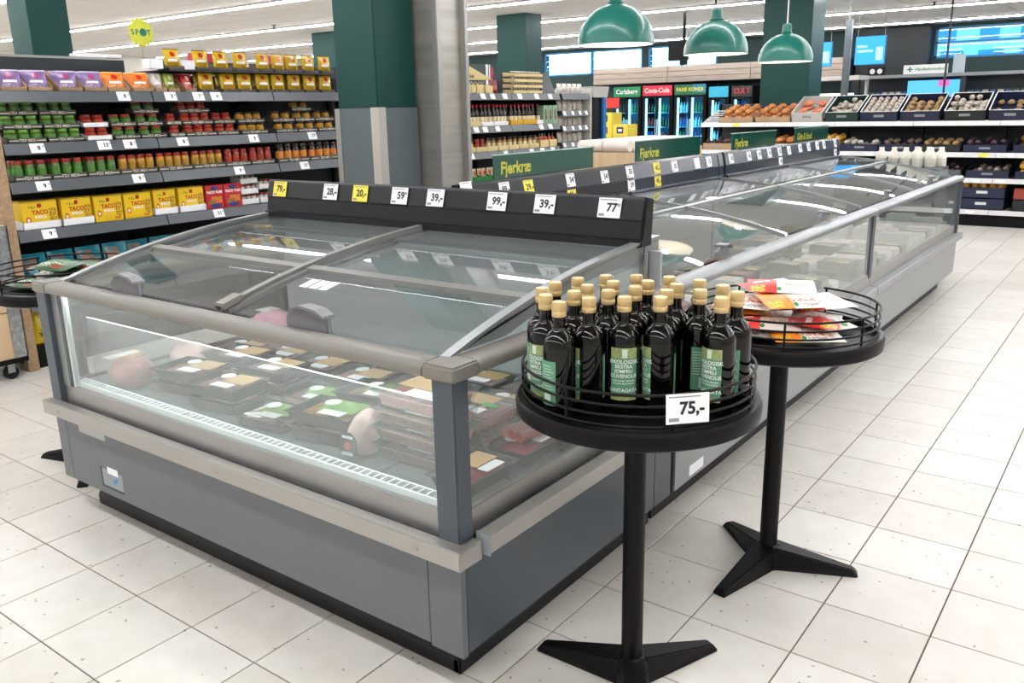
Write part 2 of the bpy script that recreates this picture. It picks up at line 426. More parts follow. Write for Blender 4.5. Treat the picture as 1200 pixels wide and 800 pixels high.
# ============================================================ freezers
def zl(d):
    """height of the curved lid at distance d from the cabinet edge"""
    d = max(0, min(1.17, d)); return .8662+.3130*d-.16679*d*d+.02478*d*d*d
def prof(d0, d1, n=10, off=0.0): return [(d0+(d1-d0)*i/n, zl(d0+(d1-d0)*i/n)+off) for i in range(n+1)]
INNER = mat('inner_liner_pale', '#a3a9aa', .5)
DECK = mat('deck_plate_grey', '#87908c', .45)
LED = mat('cabinet_led', '#f4fbff', .5, emit=42)
FRAMEL = mat('lid_frame_grey', '#6d6d69', .4)
FRAMEA = mat('lid_frame_aluminium', '#8f9393', .35, .6)
RAILK = mat('price_rail_charcoal', '#171b1f', .4, spec=.3)
RAILB = mat('price_rail_slate', '#26303e', .2)
GRILLE = mat('white_grille', '#e4ecec', .4)
FX0, FX1, FY0, FYB = -2.03, -.006, -1.89, -.735
hd = thing('meat_display_cabinet', 'grey chilled cabinet of packed meat with glass front, end of the freezer island', 'freezer', (-1.02, -1.3, 0))
ob('plinth', B().box(-1.945, -.115, -1.782, FYB, 0, .15), BLACKR, hd)
ob('kick_bumper', B().prism([(-1.812, 0), (-1.812, .045), (-1.80, .058), (-1.782, .058), (-1.782, 0)], 'x', -1.96, -.092).prism([(-.088, 0), (-.088, .045), (-.098, .058), (-.115, .058), (-.115, 0)], 'y', -1.812, FYB), BLACKR, hd, bevel=.004)
ob('base_cabinet', B().box(FX0+.004, FX1-.004, FY0+.004, FYB, .138, .44).box(FX0+.05, FX1-.05, FY0+.05, FYB, .44, .49), CABD, hd)
ob('front_panel', B().box(-1.958, -.118, FY0, FY0+.02, .135, .44), CAB, hd, bevel=.001)
ob('corner_panel', B().box(-.116, FX1, FY0, FY0+.02, .128, .44), CAB, hd, bevel=.001)
ob('corner_panel', B().box(FX0, -1.96, FY0, FY0+.02, .135, .44), CAB, hd, bevel=.001)
ob('side_panel', B().box(FX1-.02, FX1, FY0+.022, -.86, .135, .44), CABD, hd, bevel=.001)
ob('side_panel', B().box(FX1-.02, FX1, -.857, FYB, .135, .44), CABD, hd, bevel=.001)
ob('side_panel', B().box(FX0, FX0+.02, FY0+.022, FYB, .135, .44), CABD, hd, bevel=.001)
br = ob('bumper_rail', B().prism([(-2.045, -1.925), (.024, -1.925), (.024, -1.838), (-.006, -1.838), (-.006, -1.885), (-2.045, -1.885)], 'z', .40, .452), STEELW, hd, bevel=.003)
for x in (-1.93, -.95, -.12): ob('screw_cap', B().lathe([(.008, 0), (.007, .003)], 10), STEEL, br, local=True).matrix_local = Matrix.Translation((x+1.02, -.625, .425)) @ Matrix.Rotation(PI/2, 4, 'X')
ob('bumper_rail', B().box(-.006, .036, -1.822, FYB, .408, .462), STEELW, hd, bevel=.003)
ob('rail_end_cap', B().box(-.004, .038, -1.828, -1.822, .406, .464), mat('end_cap_grey', '#8f979a', .5), hd)
ob('lower_fascia', B().box(-1.965, -.078, -1.868, -1.85, .44, .512), STEEL, hd, bevel=.002)
ob('lower_fascia', B().box(-.045, -.026, -1.836, FYB, .44, .515), STEEL, hd, bevel=.002)
ob('lower_fascia', B().box(-2.012, -1.99, -1.836, FYB, .44, .515), STEEL, hd, bevel=.002)
for x0, x1 in ((-.076, FX1), (FX0, -1.96)):
    ob('corner_post', B().box(x0, x1, FY0, -1.835, .40, .872), POST, hd, bevel=.003)
for x0, x1 in ((-.076, FX1), (FX0, -1.96)):
    ob('rear_post', B().box(x0, x1, -.80, FYB, .40, .872), POST, hd, bevel=.003)
ob('pane_frame', B().box(-1.958, -1.905, -1.875, -1.85, .512, .868), FRAMEA, hd, bevel=.003)
ob('pane_frame', B().box(-1.90, -1.882, -1.866, -1.848, .512, .868), mat('frame_light', '#cfd4d4', .4, .4), hd, bevel=.002)
# rounded top rail all round
tp = [(-1.897, .872), (-1.897, .888), (-1.89, .899), (-1.878, .905), (-1.83, .905), (-1.81, .897), (-1.80, .885), (-1.80, .868), (-1.89, .868)]
ob('top_rail', B().prism(tp, 'x', -1.94, -.10), RAILP, hd, smooth=True)
for s in (0, 1):
    f = (lambda p: (-p-1.89+0.0, 0)) if 0 else None
    side = [((FX1-(y-FY0)) if s == 0 else (FX0+(y-FY0)), z) for y, z in tp]
    ob('top_rail', B().prism(side, 'y', -1.80, FYB), RAILP, hd, smooth=True)
for x0, x1 in ((-.10, .003), (-2.039, -1.94)):
    ob('rail_corner', B().box(x0, x1, -1.8985, -1.798, .866, .9055), RAILP, hd, bevel=.006, seg=3, smooth=True)
ob('front_pane', B().box(-1.882, -.078, -1.862, -1.856, .505, .872), PANE, hd)
ob('side_pane', B().box(-.034, -.028, -1.836, -.80, .505, .872), PANE, hd)
ob('side_pane', B().box(-2.008, -2.002, -1.836, -.80, .505, .872), PANE, hd)
ob('inner_riser_pane', B().box(-1.86, -.12, -1.802, -1.798, .512, .772), PANE, hd)
ob('riser_edge', B().box(-1.86, -.12, -1.8025, -1.7975, .771, .7735), mat('glass_edge', '#e6f2f0', .2), hd)
ob('deck', B().box(-1.99, -.046, -1.85, -.80, .49, .503), DECK, hd)
for k in range(1, 4): ob('deck_seam', B().box(-1.98, -.05, -1.85+k*.25, -1.847+k*.25, .5025, .5036), DARK, hd)
for k in range(1, 5): ob('deck_seam', B().box(-2.0+k*.4, -1.997+k*.4, -1.79, -.81, .5025, .5036), DARK, hd)
ob('back_liner', B().box(-2.0, -.035, -.80, -.785, .49, 1.02), INNER, hd)
ob('back_panel', B().box(FX0, FX1-.07, -.75, FYB, .44, 1.03), CABD, hd)
g = B().box(-1.93, -.11, -1.849, -1.842, .503, .528).box(-1.93, -.11, -1.812, -1.806, .503, .528)
for i in range(66):
    x = -1.92+i*.0275; g.box(x, x+.005, -1.842, -1.812, .522, .527)
gr = ob('air_grille', g, GRILLE, hd); gr['kind'] = 'stuff'
ob('grille_bed', B().box(-1.93, -.11, -1.842, -1.812, .503, .505), BLACKM, hd)
ob('light_tube', B().box(-1.90, -.10, -1.845, -1.830, .856, .866), LED, hd)
# curved end cheeks with an opening below, glazed
def cheek(xa, xb, ya_name):
    ys = [-1.83+(-.735+1.83)*i/14 for i in range(15)]
    top = [(y, zl(y-FY0)+.012) for y in ys]
    low = []
    for y in reversed(ys):
        t = (y+1.83)/1.095
        low.append((y, .905 if t < .22 else min(zl(y-FY0)-.012, .905+.085*math.sin(min(1, (t-.22)/.5)*PI/2))))
    ob('end_cheek', B().prism(top+low, 'x', xa, xb), mat('cheek_grey', '#6f7676', .38), hd)
    ob('cheek_trim', B().sheet([(y, z+.008) for y, z in top], 'x', xa-.008, xb+.008, .01), FRAMEA, hd)
    ob('cheek_pane', B().prism([(-1.6, .905), (-.82, .905), (-.82, .98), (-1.2, .96)], 'x', xa+.004, xa+.008), PANE, hd)
    ob('cheek_post', B().box(xa-.003, xb+.003, -.835, -.735, .86, zl(1.1)+.008), mat('cheek_grey', '#6f7676', .38), hd, bevel=.002)
    ob('stay_rod', B().tube([((xa+xb)/2+.02*(1 if xa > -1 else -1), -.845, .9), ((xa+xb)/2+.02*(1 if xa > -1 else -1), -.845, 1.02)], .006, 8), STEEL, hd)
    for yy in (-.795, -.765): ob('bolt_head', B().lathe([(.006, 0), (.005, .003)], 8), STEEL, hd, local=True).matrix_local = Matrix.Translation((xb+.003+1.02, yy+1.3, 1.0)) @ Matrix.Rotation(PI/2, 4, 'Y')
cheek(-.092, -.078, 0); cheek(-1.958, -1.944, 1)
# lids
def shift(p, o): return [(y+FY0, z+o) for y, z in p]
for xa, xb, hx_ in ((-1.94, -1.03, -1.57), (-1.01, -.096, -.62)):
    lid = ob('front_lid', B().sheet(shift(prof(.10, .44, 24), .004), 'x', xa+.02, xb-.02, .005), LIDG, hd, smooth=True)
    for a, b_ in ((xa, xa+.022), (xb-.022, xb)): ob('lid_frame', B().sheet(shift(prof(.10, .44), .008), 'x', a, b_, .014), FRAMEL, lid)
    ob('lid_frame', B().sheet(shift(prof(.42, .455, 2), .012), 'x', xa, xb, .02), FRAMEL, lid)
    ob('lid_handle', B().prism([(hx_-.09, .892), (hx_-.088, .925), (hx_-.06, .945), (hx_-.015, .955), (hx_+.05, .949), (hx_+.085, .935), (hx_+.088, .892)], 'y', -1.80, -1.782).prism([(hx_-.06, .943), (hx_-.015, .953), (hx_+.05, .947), (hx_+.085, .933), (hx_+.085, .940), (hx_+.05, .957), (hx_-.015, .963), (hx_-.06, .951)], 'y', -1.815, -1.765), mat('handle_grey', '#77777a', .45), lid, bevel=.003)
    top = ob('rear_lid', B().sheet(shift(prof(.40, .86, 24), -.012), 'x', xa+.02, xb-.02, .005), LIDG, hd, smooth=True)
    for a, b_ in ((xa, xa+.02), (xb-.02, xb)): ob('lid_frame', B().sheet(shift(prof(.44, .86), -.006), 'x', a, b_, .014), FRAMEA, top)
    ob('lid_frame', B().sheet(shift(prof(.85, .875, 2), -.004), 'x', xa, xb, .016), FRAMEA, top)
    ob('fixed_glass', B().sheet(shift(prof(.80, 1.10, 16), .004), 'x', xa+.005, xb-.005, .005), LIDG, hd, smooth=True)
ob('centre_bar', B().sheet(shift(prof(.085, 1.1), .02), 'x', -1.034, -1.008, .028), FRAMEL, hd)
ob('bar_foot', B().sheet(shift(prof(.085, .16, 2), .03), 'x', -1.045, -.997, .02), RAILP, hd, bevel=.003)
# small plates on the front
pl = ob('service_plate', B().box(-1.735, -1.592, -1.8925, -1.8895, .172, .238), mat('plate_grey', '#8d9698', .4), hd)
ob('sticker', B().box(-1.69, -1.62, -1.8935, -1.8924, .226, .252), WHITE, pl); ob('mark', B().prism([(-1.662, .2), (-1.65, .205), (-1.64, .215), (-1.625, .215), (-1.632, .203), (-1.645, .19)], 'y', -1.8936, -1.8924), mat('blue_mark', '#2a80c8', .4), pl)
ob('plate_edge', B().box(-1.738, -1.732, -1.894, -1.8895, .17, .24).box(-1.738, -1.60, -1.894, -1.8895, .166, .171), DARK, pl)
np_ = ob('name_plate', B().box(-1.86, -1.675, -1.8925, -1.8895, .352, .396), mat('plate_pale', '#a9adaa', .45), hd)
# sticker sheet on the right lid
for k in range(3):
    xs_ = -.90+k*.045
    s = ob('lid_sticker', B().sheet([(FY0+.30+.06*t, zl(.30+.06*t)+.0065) for t in (0, .5, 1)], 'x', xs_, xs_+.036, .001), WHITE, hd)
# price rail on top
pr_ = ob('price_rail', B().prism([(-.885, 1.04), (-.885, 1.062), (-.868, 1.066), (-.86, 1.122), (-.866, 1.124), (-.862, 1.13), (-.845, 1.192), (-.835, 1.2), (-.80, 1.19), (-.815, 1.04)], 'x', -1.965, -.072), RAILK, hd, bevel=.002)
ob('rail_end', B().prism([(-.882, 1.042), (-.866, 1.068), (-.842, 1.198), (-.80, 1.19), (-.812, 1.042)], 'x', -.072, -.064), BLACKM, pr_)

def price_card(loc, f, num, tilt=.2, w=.07, h=.06, yellow=False, label='', group=None, sup=None, spin=0, fine=True, dx=0):
    c = B().box(-w/2, w/2, -h/2, h/2, -.0008, .0008)
    me = mesh('price_card', c); me.materials.append(YELLOWC if yellow else WHITE)
    o = bpy.data.objects.new('price_card', me); COL.objects.link(o); o.matrix_world = facing(f, loc, tilt, spin)
    tag(o, label, 'price tag', group)
    if num: letters(num, h*.58, INK, o, w*.10+dx, .0, .0012, .035, name='price_number')
    if sup: letters(sup, h*.2, INK, o, w*.40, h*.14, .0012, .02, name='price_number')
    if fine:
        ob('fine_print', B().box(-w*.44, w*.3, h*.38, h*.42, .0008, .0012), GREYINK, o, local=True)
        ob('barcode', B().box(-w*.44, -w*.2, -h*.42, -h*.3, .0008, .0012), GREYINK, o, local=True)
    return o
for x, num, sup, yel in [(-1.876,'79,-',None,1),(-1.547,'28,-',None,0),(-1.368,'20,-',None,1),(-1.147,'59','95',0),(-.959,'39,-',None,0),(-.663,'99,-',None,0),(-.454,'39,-',None,0),(-.195,'77','95',0)]:
    lb = {-.959: 'white price card reading 39 next to the 59 card on the cabinet rail', -.454: 'white price card reading 39 next to the 77 card on the cabinet rail'}.get(x, '%s price card reading %s on the charcoal rail of the meat cabinet' % ('yellow' if yel else 'white', num.replace(',-', '')))
    price_card((x, -.8585, 1.161), '-y', num, .26, .086, .066, yel, lb, 'price cards on the meat cabinet rail', sup)

# --- long freezer island
def island(ya, yb, lids, label, first, last):
    t = thing('freezer_island', label, 'freezer', (-1.02, (ya+yb)/2, 0))
    xm = -1.018
    def mir(poly, s): return [((x if s > 0 else 2*xm-x), z) for x, z in poly]
    ob('plinth', B().box(-1.93, -.115, ya, yb-(.06 if last else 0), 0, .15), BLACKR, t)
    ob('base_cabinet', B().box(FX0+.006, FX1-.006, ya, yb, .135, .44).box(FX0+.05, FX1-.05, ya, yb, .44, .49), CABD, t)
    ob('deck', B().box(-1.99, -.046, ya, yb, .49, .503), DECK, t)
    ob('spine', B().box(xm-.02, xm+.02, ya, yb-.02, .5, 1.03), INNER, t)
    for s in (1, -1):
        ob('kick_bumper', B().prism(mir([(-.098, 0), (-.098, .045), (-.106, .056), (-.118, .056), (-.118, 0)], s), 'y', ya, yb-(.06 if last else 0)), BLACKR, t)
        ob('side_panel', B().prism(mir([(FX1-.02, .135), (FX1, .135), (FX1, .40), (FX1-.02, .40)], s), 'y', ya+.002, yb-.002), mat('cabinet_side_light', '#868a8b', .32), t)
        ob('bumper_rail', B().prism(mir([(FX1-.02, .402), (.026, .402), (.03, .41), (.03, .445), (.024, .452), (FX1-.02, .452)], s), 'y', ya+.001, yb+(.03 if last else -.001)), mat('rail_grey', '#83878a', .3), t)
        ob('lower_fascia', B().prism(mir([(-.045, .452), (-.02, .452), (-.026, .52), (-.045, .52)], s), 'y', ya, yb), STEEL, t)
        ob('top_rail', B().prism(mir([(FX1-(y-FY0), z) for y, z in tp], s), 'y', ya, yb), mat('top_rail_silver', '#858889', .34, .5), t, smooth=True)
        ob('side_pane', B().prism(mir([(-.034, .515), (-.028, .515), (-.028, .872), (-.034, .872)], s), 'y', ya+.02, yb-.02), PANE, t)
        for yy in (ya, yb-.022):
            ob('glass_post', B().prism(mir([(-.05, .5), (-.02, .5), (-.02, .872), (-.05, .872)], s), 'y', yy, yy+.022), POST, t)
        for la, lb in lids:
            def dp(d0, d1, off, n=10): return [(FX1-d, z+off) if s > 0 else (FX0+d, z+off) for d, z in prof(d0, d1, n)]
            lid = ob('lid', B().sheet(dp(.10, .99, .004, 40), 'y', la+.012, lb-.012, .005), LIDG, t, smooth=True)
            ob('lid_frame', B().sheet(dp(.09, .99, .014, 14), 'y', lb-.014, lb-.001, .016), FRAMEA, lid)
            if first and la == ya: ob('lid_frame', B().sheet(dp(.09, .99, .014, 14), 'y', la, la+.014, .016), FRAMEA, lid)
            ob('lid_frame', B().sheet(dp(.58, .605, .012, 2), 'y', la, lb, .012), FRAMEA, lid)
            if s > 0:
                hy = (la+lb)/2-.06
                hb = B()
                for i in range(7):
                    a = PI*i/6; q = B().prism([], 'x', 0, 0) if 0 else None
                hb.prism([(hy-.055, .90), (hy-.05, .925), (hy-.025, .942), (hy+.02, .945), (hy+.05, .93), (hy+.055, .90)], 'x', -.115, -.098)
                hb.prism([(hy-.025, .940), (hy+.02, .943), (hy+.05, .928), (hy+.052, .938), (hy+.02, .953), (hy-.025, .950)], 'x', -.13, -.08)
                ob('lid_handle', hb, mat('handle_grey', '#77777a', .45), lid, bevel=.003)
    if last:
        ob('end_pane', B().box(-2.0, -.03, yb-.03, yb-.024, .515, .95), PANE, t)
        ob('end_rail', B().box(-1.95, -.09, yb-.07, yb+.0, .868, .903), mat('top_rail_silver', '#858889', .34, .5), t, bevel=.012)
        for s in (1, -1):
            ob('corner_post', B().prism(mir([(-.06, .44), (FX1, .44), (FX1, .872), (-.06, .872)], s), 'y', yb-.045, yb), POST, t, bevel=.003)
        tb = [(FX1-d, z+.012) for d, z in prof(.06, 1.01, 12)]; tb2 = [(2*xm-x, z) for x, z in reversed(tb)]
        ob('end_cheek', B().prism(tb+tb2+[(-1.95, .89), (-.09, .89)], 'y', yb-.03, yb-.018), mat('cheek_grey', '#6f7676', .38), t)
        ob('end_panel', B().box(FX0+.005, FX1-.005, yb, yb+.012, .135, .44), CABD, t)
    return t
ia = island(-.70, 1.816, [(-.70, .56), (.56, 1.816)], 'grey glass-lidded freezer island joined to the meat cabinet, with dark price rails', True, False)
ib = island(1.824, 4.36, [(1.824, 3.05), (3.05, 4.33)], 'far half of the glass-lidded freezer island with white jugs at its end', False, True)
# floor-level vent and labels of the island's first panel
sv = ob('service_plate', B().box(FX1, FX1+.002, -.58, -.46, .15, .19), WHITE, ia); ob('panel_seam', B().box(FX1-.001, FX1+.0015, .43, .436, .14, .40), DARK, ia)
def spine_rail(ya, yb, par, m):
    r = ob('price_rail', B().prism([(-.955, 1.03), (-.955, 1.05), (-.972, 1.055), (-.978, 1.112), (-.974, 1.115), (-.99, 1.185), (-1.0, 1.195), (-1.04, 1.19), (-1.06, 1.03)], 'y', ya, yb), m, par, bevel=.002)
    return r
spine_rail(-.67, .66, ia, RAILK); spine_rail(.67, 1.816, ia, RAILB); spine_rail(1.824, 1.895, ib, RAILB); spine_rail(1.925, 4.33, ib, RAILB)
st_ = [(-.644,1.174,'',0,''),(-.39,1.153,'99,-',0,''),(-.215,1.149,'29,-',1,''),(.124,1.154,'34',0,'95'),(.124,1.085,'25,-',1,''),(.438,1.147,'34',0,'95'),(.662+.03,1.155,'55',0,''),(.70,1.085,'59',0,''),(.996,1.155,'45,-',1,''),(.999,1.086,'45,-',1,''),(1.215,1.15,'35',0,''),(1.51,1.15,'',0,''),(1.68,1.15,'15',0,''),(2.021,1.15,'50',0,''),(2.321,1.15,'36',0,''),(2.504,1.15,'59',0,''),(2.697,1.15,'36',0,''),(2.9,1.15,'33',0,''),(2.912,1.084,'36',0,''),(3.095,1.15,'27',0,''),(3.338,1.155,'39',0,''),(3.536,1.155,'25',0,''),(3.742,1.155,'49',0,''),(3.913,1.155,'29',0,''),(4.21,1.155,'36',0,''),(4.21,1.084,'36',0,'')]
seen = {}
for y, z, num, yel, sup in st_:
    n = num.replace(',-', '')
    up = z > 1.12
    base = '%s price card %s on the freezer island spine' % ('yellow' if yel else 'white', ('reading '+n) if n else 'with no number')  # cards with an empty number carry no price lettering
    if not up: base = base.replace(' on the', ' in the lower row on the')
    price_card((-.9815 if up else -.9745, y, z), 'x', num, .22 if up else .1, .072, .062, yel, base, 'price cards on the island spine', sup or None)
# green category signs on the spine
SIGNG = mat('sign_green', '#00594c', .15); SIGNY = mat('sign_yellow', '#e9e23c', .5)
for k, (ya, yb, za, zb, txt, lb) in enumerate([(-.412,.388,1.1955,1.293,'Fjerkræ','green poultry sign nearest the meat cabinet on the freezer spine'),(.824,1.63,1.1955,1.302,'Fjerkræ','green poultry sign in front of the wrapped white rolls'),(2.118,2.90,1.1955,1.30,'Fjerkræ','green poultry sign on the freezer spine before the bread crates'),(3.32,4.11,1.1955,1.302,'Gris & fond','green sign with yellow lettering at the far end of the spine')]):
    s = thing('category_sign', lb, 'sign', (-1.02, (ya+yb)/2, za), group='green signs on the freezer spine')
    h = zb-za
    ob('sign_panel', B().box(-1.026, -1.020, ya, yb, za, zb), SIGNG, s)
    ob('acrylic_sleeve', B().box(-1.018, -1.016, ya-.005, yb+.005, za, zb+.006), CLEARP, s)
    ob('sleeve_edge', B().box(-1.03, -1.015, ya-.006, yb+.006, zb, zb+.004), mat('sleeve_edge', '#a8c8c0', .2), s)
    me = text_mesh(txt, .072, SIGNY, .03, 'LEFT')
    o = bpy.data.objects.new('lettering', me); link(o, s); o.matrix_local = facing('x', (.0008, (ya-yb)/2+.045, .04))

# ============================================================ round wire-basket tables
def round_table(label, x, y, rz, gap):
    t = thing('round_display_table', label, 'table', (x, y, 0), rz, 'round black display tables')
    L = dict(parent=t, local=True)
    ob('table_top', B().lathe([(.05, .768), (.285, .768), (.294, .774), (.296, .80), (.29, .812), (.272, .814), (.27, .795), (0, .795)], 64), BLACKM, smooth=True, **L)
    ob('pole', B().lathe([(.028, .07), (.028, .768)], 24), BLACKM, smooth=True, **L)
    ob('hub', B().lathe([(.05, 0), (.05, .045), (.04, .075), (.028, .08)], 6), BLACKM, **L)
    for k in range(3):
        a = k*2*PI/3; b = B()
        # tapered foot: wide and tall at the hub, flat at the tip
        b.add([(.02,-.044,.0),(.02,.044,.0),(.285,.024,.0),(.285,-.024,.0),(.02,-.036,.078),(.02,.036,.078),(.27,.015,.022),(.27,-.015,.022)],
              [(0,1,2,3),(4,7,6,5),(0,4,5,1),(2,6,7,3),(1,5,6,2),(0,3,7,4)])
        c, s = math.cos(a), math.sin(a); b.v = [(px*c-py*s, px*s+py*c, pz) for px, py, pz in b.v]
        ob('foot', b, BLACKM, bevel=.004, **L)
    for zz, r, full in ((.822, .276, 1), (.845, .276, 1), (.868, .276, 1), (.893, .276, 0)):
        n = 72
        if full: ob('wire_ring', B().tube([(r*math.cos(2*PI*i/n), r*math.sin(2*PI*i/n), zz) for i in range(n)], .0033, 6, True), BLACKM, smooth=True, **L)
        else: ob('wire_ring', B().tube([(r*math.cos(gap+.06+(2*PI-.12)*i/n), r*math.sin(gap+.06+(2*PI-.12)*i/n), zz) for i in range(n+1)], .0036, 6), BLACKM, smooth=True, **L)
    for k in range(8):
        a = gap+.09+k*(2*PI-.18)/7
        ob('wire_upright', B().tube([(.276*math.cos(a), .276*math.sin(a), .806), (.276*math.cos(a), .276*math.sin(a), .893)], .0036, 6), BLACKM, **L)
    return t
round_table('round black pedestal table carrying the olive oil bottles', .295, -1.558, R(64.8), R(-5))
round_table('round black pedestal table carrying red and orange snack bags', .371, -.769, R(19.5), R(66))
round_table('round black pedestal table of green bags behind the meat cabinet', -2.385, -1.60, R(81.3), R(90))

# ---- olive oil bottles
OIL = mat('dark_olive_glass', '#040503', .06, spec=.45)
CAPG = mat('gold_cap', '#cdb27c', .38, .35, bump=(60, .1, (1, 1, 30)))
LABG = mat('label_green', '#5a9272', .5); LABP = mat('label_pattern', '#8e9a62', .55, noise=(90, .35)); LABB = mat('label_pale', '#c9dccd', .5)
LABW = mat('label_lettering', '#eef3ea', .5)
BR = .0372
def patch(r, a0, a1, z0, z1, n=12):
    b = B()
    for i in range(n+1):
        a = a0+(a1-a0)*i/n; b.v += [(r*math.sin(a), -r*math.cos(a), z0), (r*math.sin(a), -r*math.cos(a), z1)]
    b.f = [(2*i, 2*i+2, 2*i+3, 2*i+1) for i in range(n)]
    return b
def bottle_proto():
    t = thing('olive_oil_bottle', 'tall dark olive oil bottle with green label and gold cap', 'bottle', (0, 0, 0))
    L = dict(parent=t, local=True)
    ob('glass_body', B().lathe([(.030, 0), (.0355, .003), (BR, .010), (BR, .166), (.0364, .176), (.0340, .185), (.0300, .193), (.0240, .200), (.0180, .205), (.0148, .211), (.0140, .218), (.0140, .246), (0, .246)], 28), OIL, smooth=True, **L)
    ob('screw_cap', B().lathe([(.0152, .236), (.0165, .238), (.0165, .247), (.0156, .2485), (.0165, .25), (.0165, .266), (.0150, .270), (0, .270)], 24), CAPG, smooth=True, **L)
    fl = ob('front_label', patch(BR+.0004, -.85, .85, .034, .158), LABG, **L)
    ob('label_band', patch(BR+.0007, -.85, .85, .134, .158), LABP, fl, local=True); ob('label_band', patch(BR+.0007, -.85, .85, .034, .046), LABP, fl, local=True)
    ob('label_badge', patch(BR+.0010, -.1, .22, .136, .155, 4), LABB, fl, local=True)
    for s, zz, sz in (('ØKOLOGISK', .1135, .0125), ('EKSTRA', .1025, .0118), ('JOMFRU', .0915, .0118), ('OLIVENOLIE', .0800, .0120), ('OLIO EXTRA VERGINE', .0690, .0052), ('DI OLIVA BIOLOGICO', .0625, .0052), ('SANTAGATA', .0460, .0118)):
        o = bpy.data.objects.new('lettering', text_mesh(s, sz, LABW, .015, 'CENTER', BR+.0010)); o.location = (0, 0, zz+.012); link(o, fl)
    bl = ob('back_label', patch(BR+.0004, PI-.68, PI+.68, .036, .140), LABG, **L)
    ob('label_badge', patch(BR+.0008, PI-.15, PI+.35, .042, .067, 5), LABB, bl, local=True)
    lines = B()
    for k in range(9): q = patch(BR+.0008, PI-.58, PI+.55-.1*(k % 3), .074+k*.0066, .0765+k*.0066, 8); lines.add(q.v, q.f)
    ob('label_lines', lines, mat('label_lines_pale', '#a9c6b2', .5), bl, local=True)
    return t
CAPS = [(.091,-1.656),(.144,-1.726),(.211,-1.771),(.083,-1.591),(.099,-1.517),(.167,-1.582),(.176,-1.652),(.245,-1.7),(.142,-1.455),(.194,-1.505),(.241,-1.601),(.309,-1.65),(.209,-1.414),(.271,-1.53),(.262,-1.459),(.286,-1.386),(.345,-1.457),(.355,-1.531),(.378,-1.608),(.369,-1.387),(.421,-1.489),(.445,-1.42),(.497,-1.545),(.501,-1.469)]
pts = [list(p) for p in CAPS]
for _ in range(500):
    for i in range(len(pts)):
        for j in range(i):
            dx, dy = pts[i][0]-pts[j][0], pts[i][1]-pts[j][1]; d = math.hypot(dx, dy)
            if d < .0778:
                q = (.0778-d)/2/d; pts[i][0] += dx*q; pts[i][1] += dy*q; pts[j][0] -= dx*q; pts[j][1] -= dy*q
        dx, dy = pts[i][0]-.295, pts[i][1]+1.558; d = math.hypot(dx, dy)
        if d > .2315: pts[i][0] = .295+dx*.2315/d; pts[i][1] = -1.558+dy*.2315/d
proto = bottle_proto()
TURN = {11: 0, 22: -38, 20: 195, 18: -78, 2: 128, 7: -82, 1: -50, 6: -75, 23: 160}
BL = {0: 'olive oil bottle nearest the meat cabinet corner, behind a half-turned label', 23: 'olive oil bottle at the basket edge facing the snack bag table', 18: 'olive oil bottle right behind the price card, label turned sideways', 7: 'olive oil bottle at the rim, label turned sideways, next to the squarely labelled one', 11: 'olive oil bottle with its green label turned squarely outward, by the price card', 22: 'olive oil bottle with green label half turned, beside the price card edge', 20: 'olive oil bottle showing its back label with barcode block', 2: 'olive oil bottle at the rim showing only a pale green back label', 1: 'olive oil bottle with a half-turned label, second along the rim from the cabinet corner'}
for i, (x, y) in enumerate(pts):
    to = math.atan2(CAM.y-y, CAM.x-x)+PI/2            # label (local -y) towards the viewer's side
    rz = to+R(TURN.get(i, random.choice([-100, 95, 150, -130, 110, 75])))
    o = proto if i == 0 else dup(proto, (0,0,0))
    o.location = (x, y, .7953); o.rotation_euler = (0, 0, rz)
    o['group'] = 'olive oil bottles on the round table'
    o['label'] = BL.get(i, 'tall dark olive oil bottle with gold cap packed among others on the round table')
# price card clipped to the basket
a = math.atan2(CAM.y+1.558, CAM.x-.295)+.385
pc = price_card((.295+.284*math.cos(a), -1.558+.284*math.sin(a), .864), a, '75,-', .12, .098, .064, False, 'large white price card reading 75 clipped to the wire basket', None, None, -.03)
ob('card_clip', B().box(-.012, .012, .030, .036, -.0045, .001), CLEARP, pc, local=True)
bl_ = ob('blue_strap', B().box(-.02, .02, -.005, .005, -.004, .004), mat('blue_plastic', '#1c4f9a', .4), None); bl_.location = (.295+.255*math.cos(a-.22), -1.558+.255*math.sin(a-.22), .8); bl_.rotation_euler = (0, 0, a+PI/2)
tag(bl_, 'small blue plastic strap lying at the rim of the bottle table', 'strap')

# ---- soft bags
def pillow(w, h, d, n=10, m_=8, crimp=.12, seed=1):
    """bag standing in the XZ plane, base at z = 0; flat sealed ends, puffed middle, both faces"""
    rg = random.Random(seed); b = B()
    for side in (-1, 1):
        for j in range(m_+1):
            for i in range(n+1):
                u, v = i/n, j/m_
                pu = math.sin(PI*u)**.6; pv = max(0, math.sin(PI*min(1, max(0, (v-crimp*.6)/(1-crimp*1.6)))))**.55
                t = d/2*pu*pv*(1+.14*rg.uniform(-1, 1))
                sh = 1-.06*pv*(1 if 0 < i < n else 0)
                b.v.append(((u-.5)*w*sh, side*t-(0 if t > 1e-6 else 0), v*h))
    N = (n+1)*(m_+1)
    for s in (0, 1):
        for j in range(m_):
            for i in range(n):
                q = [s*N+j*(n+1)+i, s*N+j*(n+1)+i+1, s*N+(j+1)*(n+1)+i+1, s*N+(j+1)*(n+1)+i]
                b.f.append(tuple(q if s == 0 else q[::-1]))
    return b
BAGM = {}
def bag_mesh(key, w, h, d, m, seed=1):
    if key in BAGM: return BAGM[key]
    me = mesh('bag', pillow(w, h, d, seed=seed), smooth=True); me.materials.append(m); me.set_sharp_from_angle(angle=1.4); BAGM[key] = me
    return me
